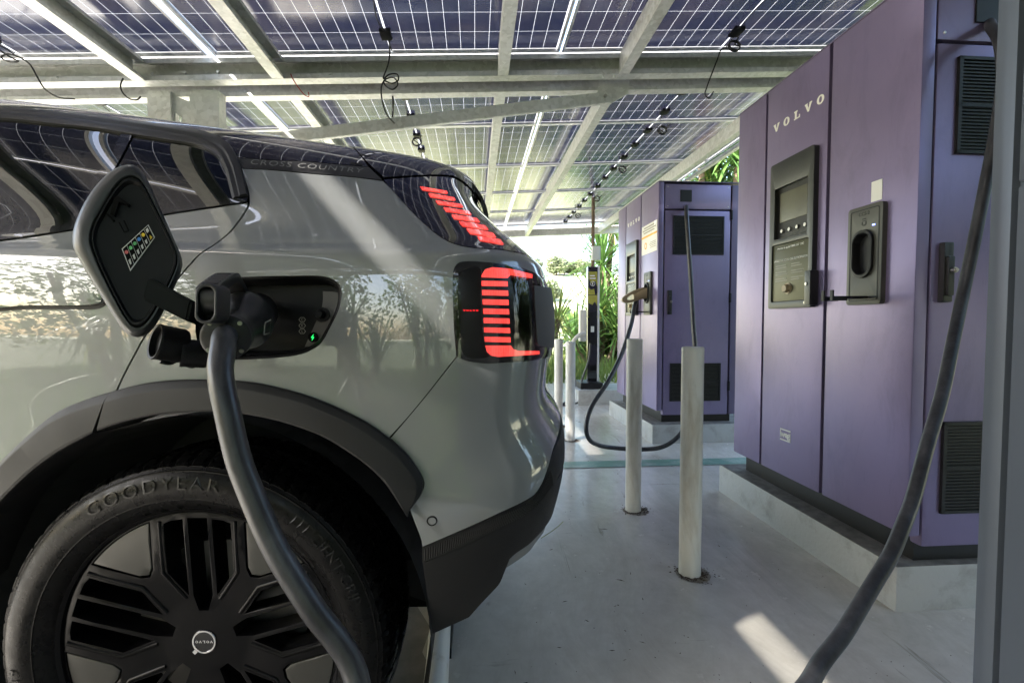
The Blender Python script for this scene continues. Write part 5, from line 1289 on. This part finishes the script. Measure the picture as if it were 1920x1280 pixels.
tube('plug_grip', [(.03, 0, .02), (-.03, -.02, .0), (-.10, -.03, -.06), (-.13, -.03, -.12)], .024, MATS['connector_white'], k3, 14, 4, rad=([0, .3, 1], [.03, .026, .016]))
tube('cable', [(.10, 0, -.10), (.08, 0, -.3), (.0, .0, -.55), (-.03, -.1, -.74), (-.15, -.2, -.785), (-.45, -.2, -.785)], .011, MATS['cable_rubber'], k3, 10, 6)
tube('cable', [(-.13, -.03, -.12), (-.15, -.05, -.3), (-.10, -.06, -.5), (-.12, -.1, -.66), (-.25, -.15, -.785), (-.4, -.1, -.785)], .011, MATS['cable_rubber'], k3, 10, 6)
# metal pole with a meter box behind the totem
pl_ = thing('meter_pole', 'brown wooden pole with a grey meter box behind the totem', 'pole', (1.715, 6.9, 0))
lathe('pole', [(.0001, 2.75), (.024, 2.75), (.028, 0)], MATS['bark'], pl_, 20); boxes('meter_box', [((-.03, -.09, 1.84), (.09, -.03, 2.04))], MATS['connector_white'], pl_, .01)
# ================================================================== plants
for nm_, k_ in (('leaf_yucca', .35), ('leaf_pale', .4), ('leaf_bush', .35), ('leaf_far', .25), ('grass', .4)):
    nt = MATS[nm_].node_tree; b = nt.nodes['Principled BSDF']; tl = nt.nodes.new('ShaderNodeBsdfTranslucent'); src = b.inputs['Base Color'].links[0].from_socket; link(nt, src, tl.inputs['Color'])
    mx = nt.nodes.new('ShaderNodeMixShader'); mx.inputs[0].default_value = k_; link(nt, b.outputs[0], mx.inputs[1]); link(nt, tl.outputs[0], mx.inputs[2]); link(nt, mx.outputs[0], nt.nodes['Material Output'].inputs['Surface'])
def leaf(V, F, base, d, up, L, w, droop, n=5, fold=.25):
    d = Vector(d).normalized(); s = d.cross(up); s = s.normalized() if s.length > 1e-4 else Vector((1, 0, 0)); p = Vector(base); q0 = len(V)
    for k in range(n + 1):
        t = k / n; ww = w * (.55 + .9 * t) * (1 - t) ** .55 if t < 1 else .0
        nrm = s.cross(d).normalized()
        V.append(tuple(p - s * ww + nrm * ww * fold)); V.append(tuple(p)); V.append(tuple(p + s * ww + nrm * ww * fold))
        p = p + d * (L / n); d = (d + Vector((0, 0, -droop / n))).normalized(); s = (s - d * s.dot(d)).normalized()
    for k in range(n):
        a = q0 + 3 * k; F += [(a, a + 1, a + 4, a + 3), (a + 1, a + 2, a + 5, a + 4)]
def rosette(name, c, n, L, w, m, par, seed, droop=.9, lo=-.5):
    R = random.Random(seed); V = []; F = []; up = Vector((0, 0, 1))
    for k in range(n):
        a = R.uniform(0, 6.283); el = R.uniform(lo, 1.35); d = Vector((cos(a) * cos(el), sin(a) * cos(el), sin(el)))
        leaf(V, F, Vector(c) + d * .03 + Vector((0, 0, R.uniform(-.18, .05))), d, up, L * R.uniform(.7, 1.15), w, droop * R.uniform(.3, 1.3) * (1.2 - max(0, el) * .6))
    return mesh_obj(name, V, F, m, par, 3.2)
def yucca(label, x, y, heads, m, z0=0.0, L=.75, group='spiky yucca palms around the bay', n=85, w=.022, seed=1, trunk=.06):
    t = thing('yucca_palm', label, 'palm', (x, y, z0), 0, group); R = random.Random(seed)
    for k, (dx, dy, h) in enumerate(heads):
        tube('trunk', [(dx * .2, dy * .2, -.05), (dx * .5, dy * .5, h * .4), (dx * .9, dy * .9, h * .8), (dx, dy, h)], trunk, MATS['bark'], t, 10, 4)
        rosette('crown', (dx, dy, h), n, L, w, m, t, seed * 31 + k)
        if k % 2 == 0: rosette('dead_leaves', (dx, dy, h - .22), 18, L * .6, w * .8, MATS['leaf_pale'], t, seed * 57 + k, 2.2, -1.2)
    return t
Y = MATS['leaf_yucca']; YP = MATS['leaf_pale']
yucca('leafy green yucca palm between the totem and the far charger', 2.75, 10.6, [(0, 0, 1.5), (.15, .2, 2.6), (-.5, .1, .8), (.45, -.1, 1.0), (.4, .3, 3.6)], Y, z0=-.3, L=1.2, seed=3, n=110, w=.032)
yucca('tall yucca palm rising behind the far charger', 3.9, 9.6, [(0, 0, 2.6), (.3, .2, 3.2), (-.3, .3, 2.2)], Y, L=1.2, seed=5, w=.03)
yucca('yucca palm crown drooping over the gap between the two chargers', 4.75, 9.4, [(0, 0, 3.7), (-.4, -.35, 4.3), (.5, .4, 3.4), (.2, -.6, 4.0)], Y, L=1.5, seed=8, w=.042, n=110)
yucca('yucca palm hidden low behind the far charger', 5.0, 11.0, [(0, 0, 1.3), (.3, 0, 2.0)], Y, L=.9, seed=13)
yucca('pale sunlit yucca behind the bollards', 1.15, 8.6, [(0, 0, .55), (-.45, .3, .8), (.4, .3, 1.0)], YP, L=.95, seed=17, n=70)
yucca('pale sunlit yucca left of the totem, farther down the slope', .35, 11.2, [(0, 0, 1.0), (.6, .5, 1.5), (-.6, .2, .8)], YP, z0=-.3, L=1.3, seed=21, n=70, w=.03)
# plants behind the photographer, mirrored in the car body
for k, (x, y, s) in enumerate(((-3.2, -3.4, 41), (-1.7, -3.8, 43), (.2, -4.0, 47), (-4.6, -3.2, 49))):
    yucca(['broad yucca palm opposite the car door, behind the camera', 'twin headed yucca palm opposite the rear wheel, behind the camera', 'yucca palm standing straight behind the camera', 'leftmost yucca palm behind the camera'][k], x, y, [(0, 0, 1.0 + .3 * (k % 2)), (.5, .2, .5), (-.45, -.1, 1.7 - .2 * k)], Y, L=1.0, seed=s, n=70)
def bush(name, label, x, y, z, rx, rz, m, n, seed, ls=.12, group=None, cat='bush', trunk=0.0):
    t = thing(name, label, cat, (x, y, z), 0, group); R = random.Random(seed); V = []; F = []
    cl = [(R.uniform(-.7, .7) * rx, R.uniform(-.6, .6) * rx, trunk + rz * R.uniform(.25, .95), R.uniform(.28, .55) * min(rx, rz * 1.2)) for _ in range(11)]
    for k in range(n):
        cx, cy, cz, r = cl[R.randrange(len(cl))]
        d = Vector((R.gauss(0, 1), R.gauss(0, 1), R.gauss(0, 1))).normalized(); p = Vector((cx, cy, cz)) + d * r * R.random() ** .35
        if p.z < 0: p.z = R.uniform(0, .2) * rz
        u = Vector((R.gauss(0, 1), R.gauss(0, 1), R.gauss(0, 1))).normalized(); v_ = u.orthogonal().normalized(); s = ls * R.uniform(.6, 1.3); q = len(V)
        V += [tuple(p - u * s), tuple(p + v_ * s * .5), tuple(p + u * s), tuple(p - v_ * s * .5)]; F.append((q, q + 1, q + 2, q + 3))
    mesh_obj('foliage', V, F, m, t)
    tube('trunk', [(0, 0, -.2), (.02 * rx, 0, trunk * .6 + rz * .2), (0, .03 * rx, trunk + rz * .55)], .05 * rx + .02, MATS['bark'], t, 8, 3)
    for k in range(3): a = R.uniform(0, 6.28); tube('limb', [(0, 0, trunk * .7 + rz * .1), (.3 * rx * cos(a), .3 * rx * sin(a), trunk + rz * .4), (.5 * rx * cos(a), .5 * rx * sin(a), trunk + rz * .7)], .02 * rx + .012, MATS['bark'], t, 6, 2)
    return t
LB_ = MATS['leaf_bush']
bush('bush', 'low yellow green bush behind the farthest bollard', 1.0, 11.6, terr(1.0, 11.6), .9, .8, YP, 2600, 61, .07, 'bushes beyond the bay')
bush('bush', 'wide green bush beside the dark charger corner', 4.6, 10.5, terr(4.6, 10.5), 1.6, 2.4, LB_, 4500, 64, .09, 'bushes beyond the bay')
bush('bush', 'green bush low behind the yucca palms', 3.3, 11.4, terr(3.3, 11.4), 1.1, 1.2, LB_, 3600, 65, .08, 'bushes beyond the bay')
for k, (x, y, r, h) in enumerate(((-9, -7, 2.2, 4.6), (-6.2, -7.6, 2.2, 5.2), (-3.2, -7.2, 2.2, 4.6), (-.2, -7.8, 2.0, 4.3), (3.0, -7.3, 2.0, 3.8), (6, -7.5, 2.0, 4.0))):  # added out of view, tall enough to hide the bright horizon
    bush('sky_block_hedge', f'{["leftmost", "second", "third", "fourth", "fifth", "rightmost"][k]} unseen hedge bush behind the camera, added to hide bright sky', x, y, -.02, r, h, [LB_, MATS['leaf_yucca']][k % 2], 2600, 140 + k, .11, 'added hedge behind the camera')
for k, (x, y) in enumerate(((3.5, -2.6), (4.1, -.6), (4.5, 1.4), (4.5, 3.7), (4.6, 6.0))):  # the two tall ones are out of view, added to block sky light
    bush('sky_block_hedge', f'{["nearest added", "second", "third", "fourth", "farthest"][k]} hedge bush behind the purple chargers, nearest two added unseen', x, y, -.02, 1.3, 3.2 if k < 2 else 2.3, LB_, 2600, 170 + k, .10, 'partly added hedge behind the chargers')
R = random.Random(77)
NM = ['lone rounded tree just right of the car lamp on the hill', 'broad tree at the left of the hilltop clump', 'tall tree in the middle of the hilltop clump', 'dense tree at the right of the hilltop clump', 'small tree at the end of the hilltop clump', 'pale tree halfway down the hill']
for k, (px, py, d, rx) in enumerate(((1000, 505, 120, 2.8), (1043, 503, 125, 3.2), (1058, 504, 128, 3.0), (1075, 506, 130, 3.2), (1092, 508, 132, 2.8), (1032, 535, 92, 2.4))):
    p = at_d(px, py, d); bush('hill_tree', NM[k] , p.x, p.y, terr(p.x, p.y) - .3, rx, 2.9 if k != 5 else 2.6, MATS['leaf_far'], 2600, 80 + k, .42, 'trees on the far hill', 'tree', 1.0)
for k in range(9):
    d = R.uniform(45, 95); px = 960 + 22 * k + R.uniform(-8, 8); p = at_d(px, 560, d)
    bush('bush', ['low scrub bush', 'rounded shrub', 'wispy shrub'][k % 3] + f' on the far slope, {["first","second","third","fourth","fifth","sixth","seventh","eighth","ninth"][k]} from the car tail', p.x, p.y, terr(p.x, p.y) - .2, R.uniform(1.2, 2.4), R.uniform(1.5, 2.6), [LB_, YP][k % 2], 900, 100 + k, .2, 'shrubs on the far slope')
# ================================================================== light, sky, camera
w = bpy.data.worlds.new('World'); bpy.context.scene.world = w; w.use_nodes = True
nt = w.node_tree; bg = nt.nodes['Background']; sky = nt.nodes.new('ShaderNodeTexSky'); sky.sky_type = 'NISHITA'; sky.sun_disc = False
SUN = Vector((-.62, -.42, .65)).normalized()
sky.sun_elevation = math.asin(SUN.z); sky.sun_rotation = math.atan2(SUN.x, SUN.y); sky.air_density = 1.2; sky.dust_density = 2.5; sky.ozone_density = 1.0
nt.links.new(sky.outputs[0], bg.inputs[0]); bg.inputs[1].default_value = .15
sl = bpy.data.lights.new('sun', 'SUN'); sl.energy = 4.5; sl.angle = radians(1.4); sl.color = (1, .94, .85); so = bpy.data.objects.new('sun', sl); C.objects.link(so)
so.rotation_euler = (-SUN).to_track_quat('-Z', 'Y').to_euler(); so.location = SUN * 30
cam = bpy.data.cameras.new('camera'); co = bpy.data.objects.new('camera', cam); C.objects.link(co)
cam.sensor_width = 36; cam.lens = 36 * FPX / 1920; co.matrix_world = Matrix.Translation(EYE) @ MC.to_4x4(); cam.clip_start = .02; cam.clip_end = 900
sc = bpy.context.scene; sc.camera = co
sc.view_settings.view_transform = 'Standard'; sc.view_settings.look = 'None'; sc.view_settings.exposure = 2.75; sc.view_settings.gamma = 1; sc.view_settings.use_curve_mapping = False
cy = sc.cycles; cy.use_denoising = True; cy.max_bounces = 12; cy.diffuse_bounces = 6; cy.glossy_bounces = 5; cy.transmission_bounces = 6; cy.transparent_max_bounces = 12; cy.sample_clamp_indirect = 6; cy.caustics_reflective = False; cy.caustics_refractive = False
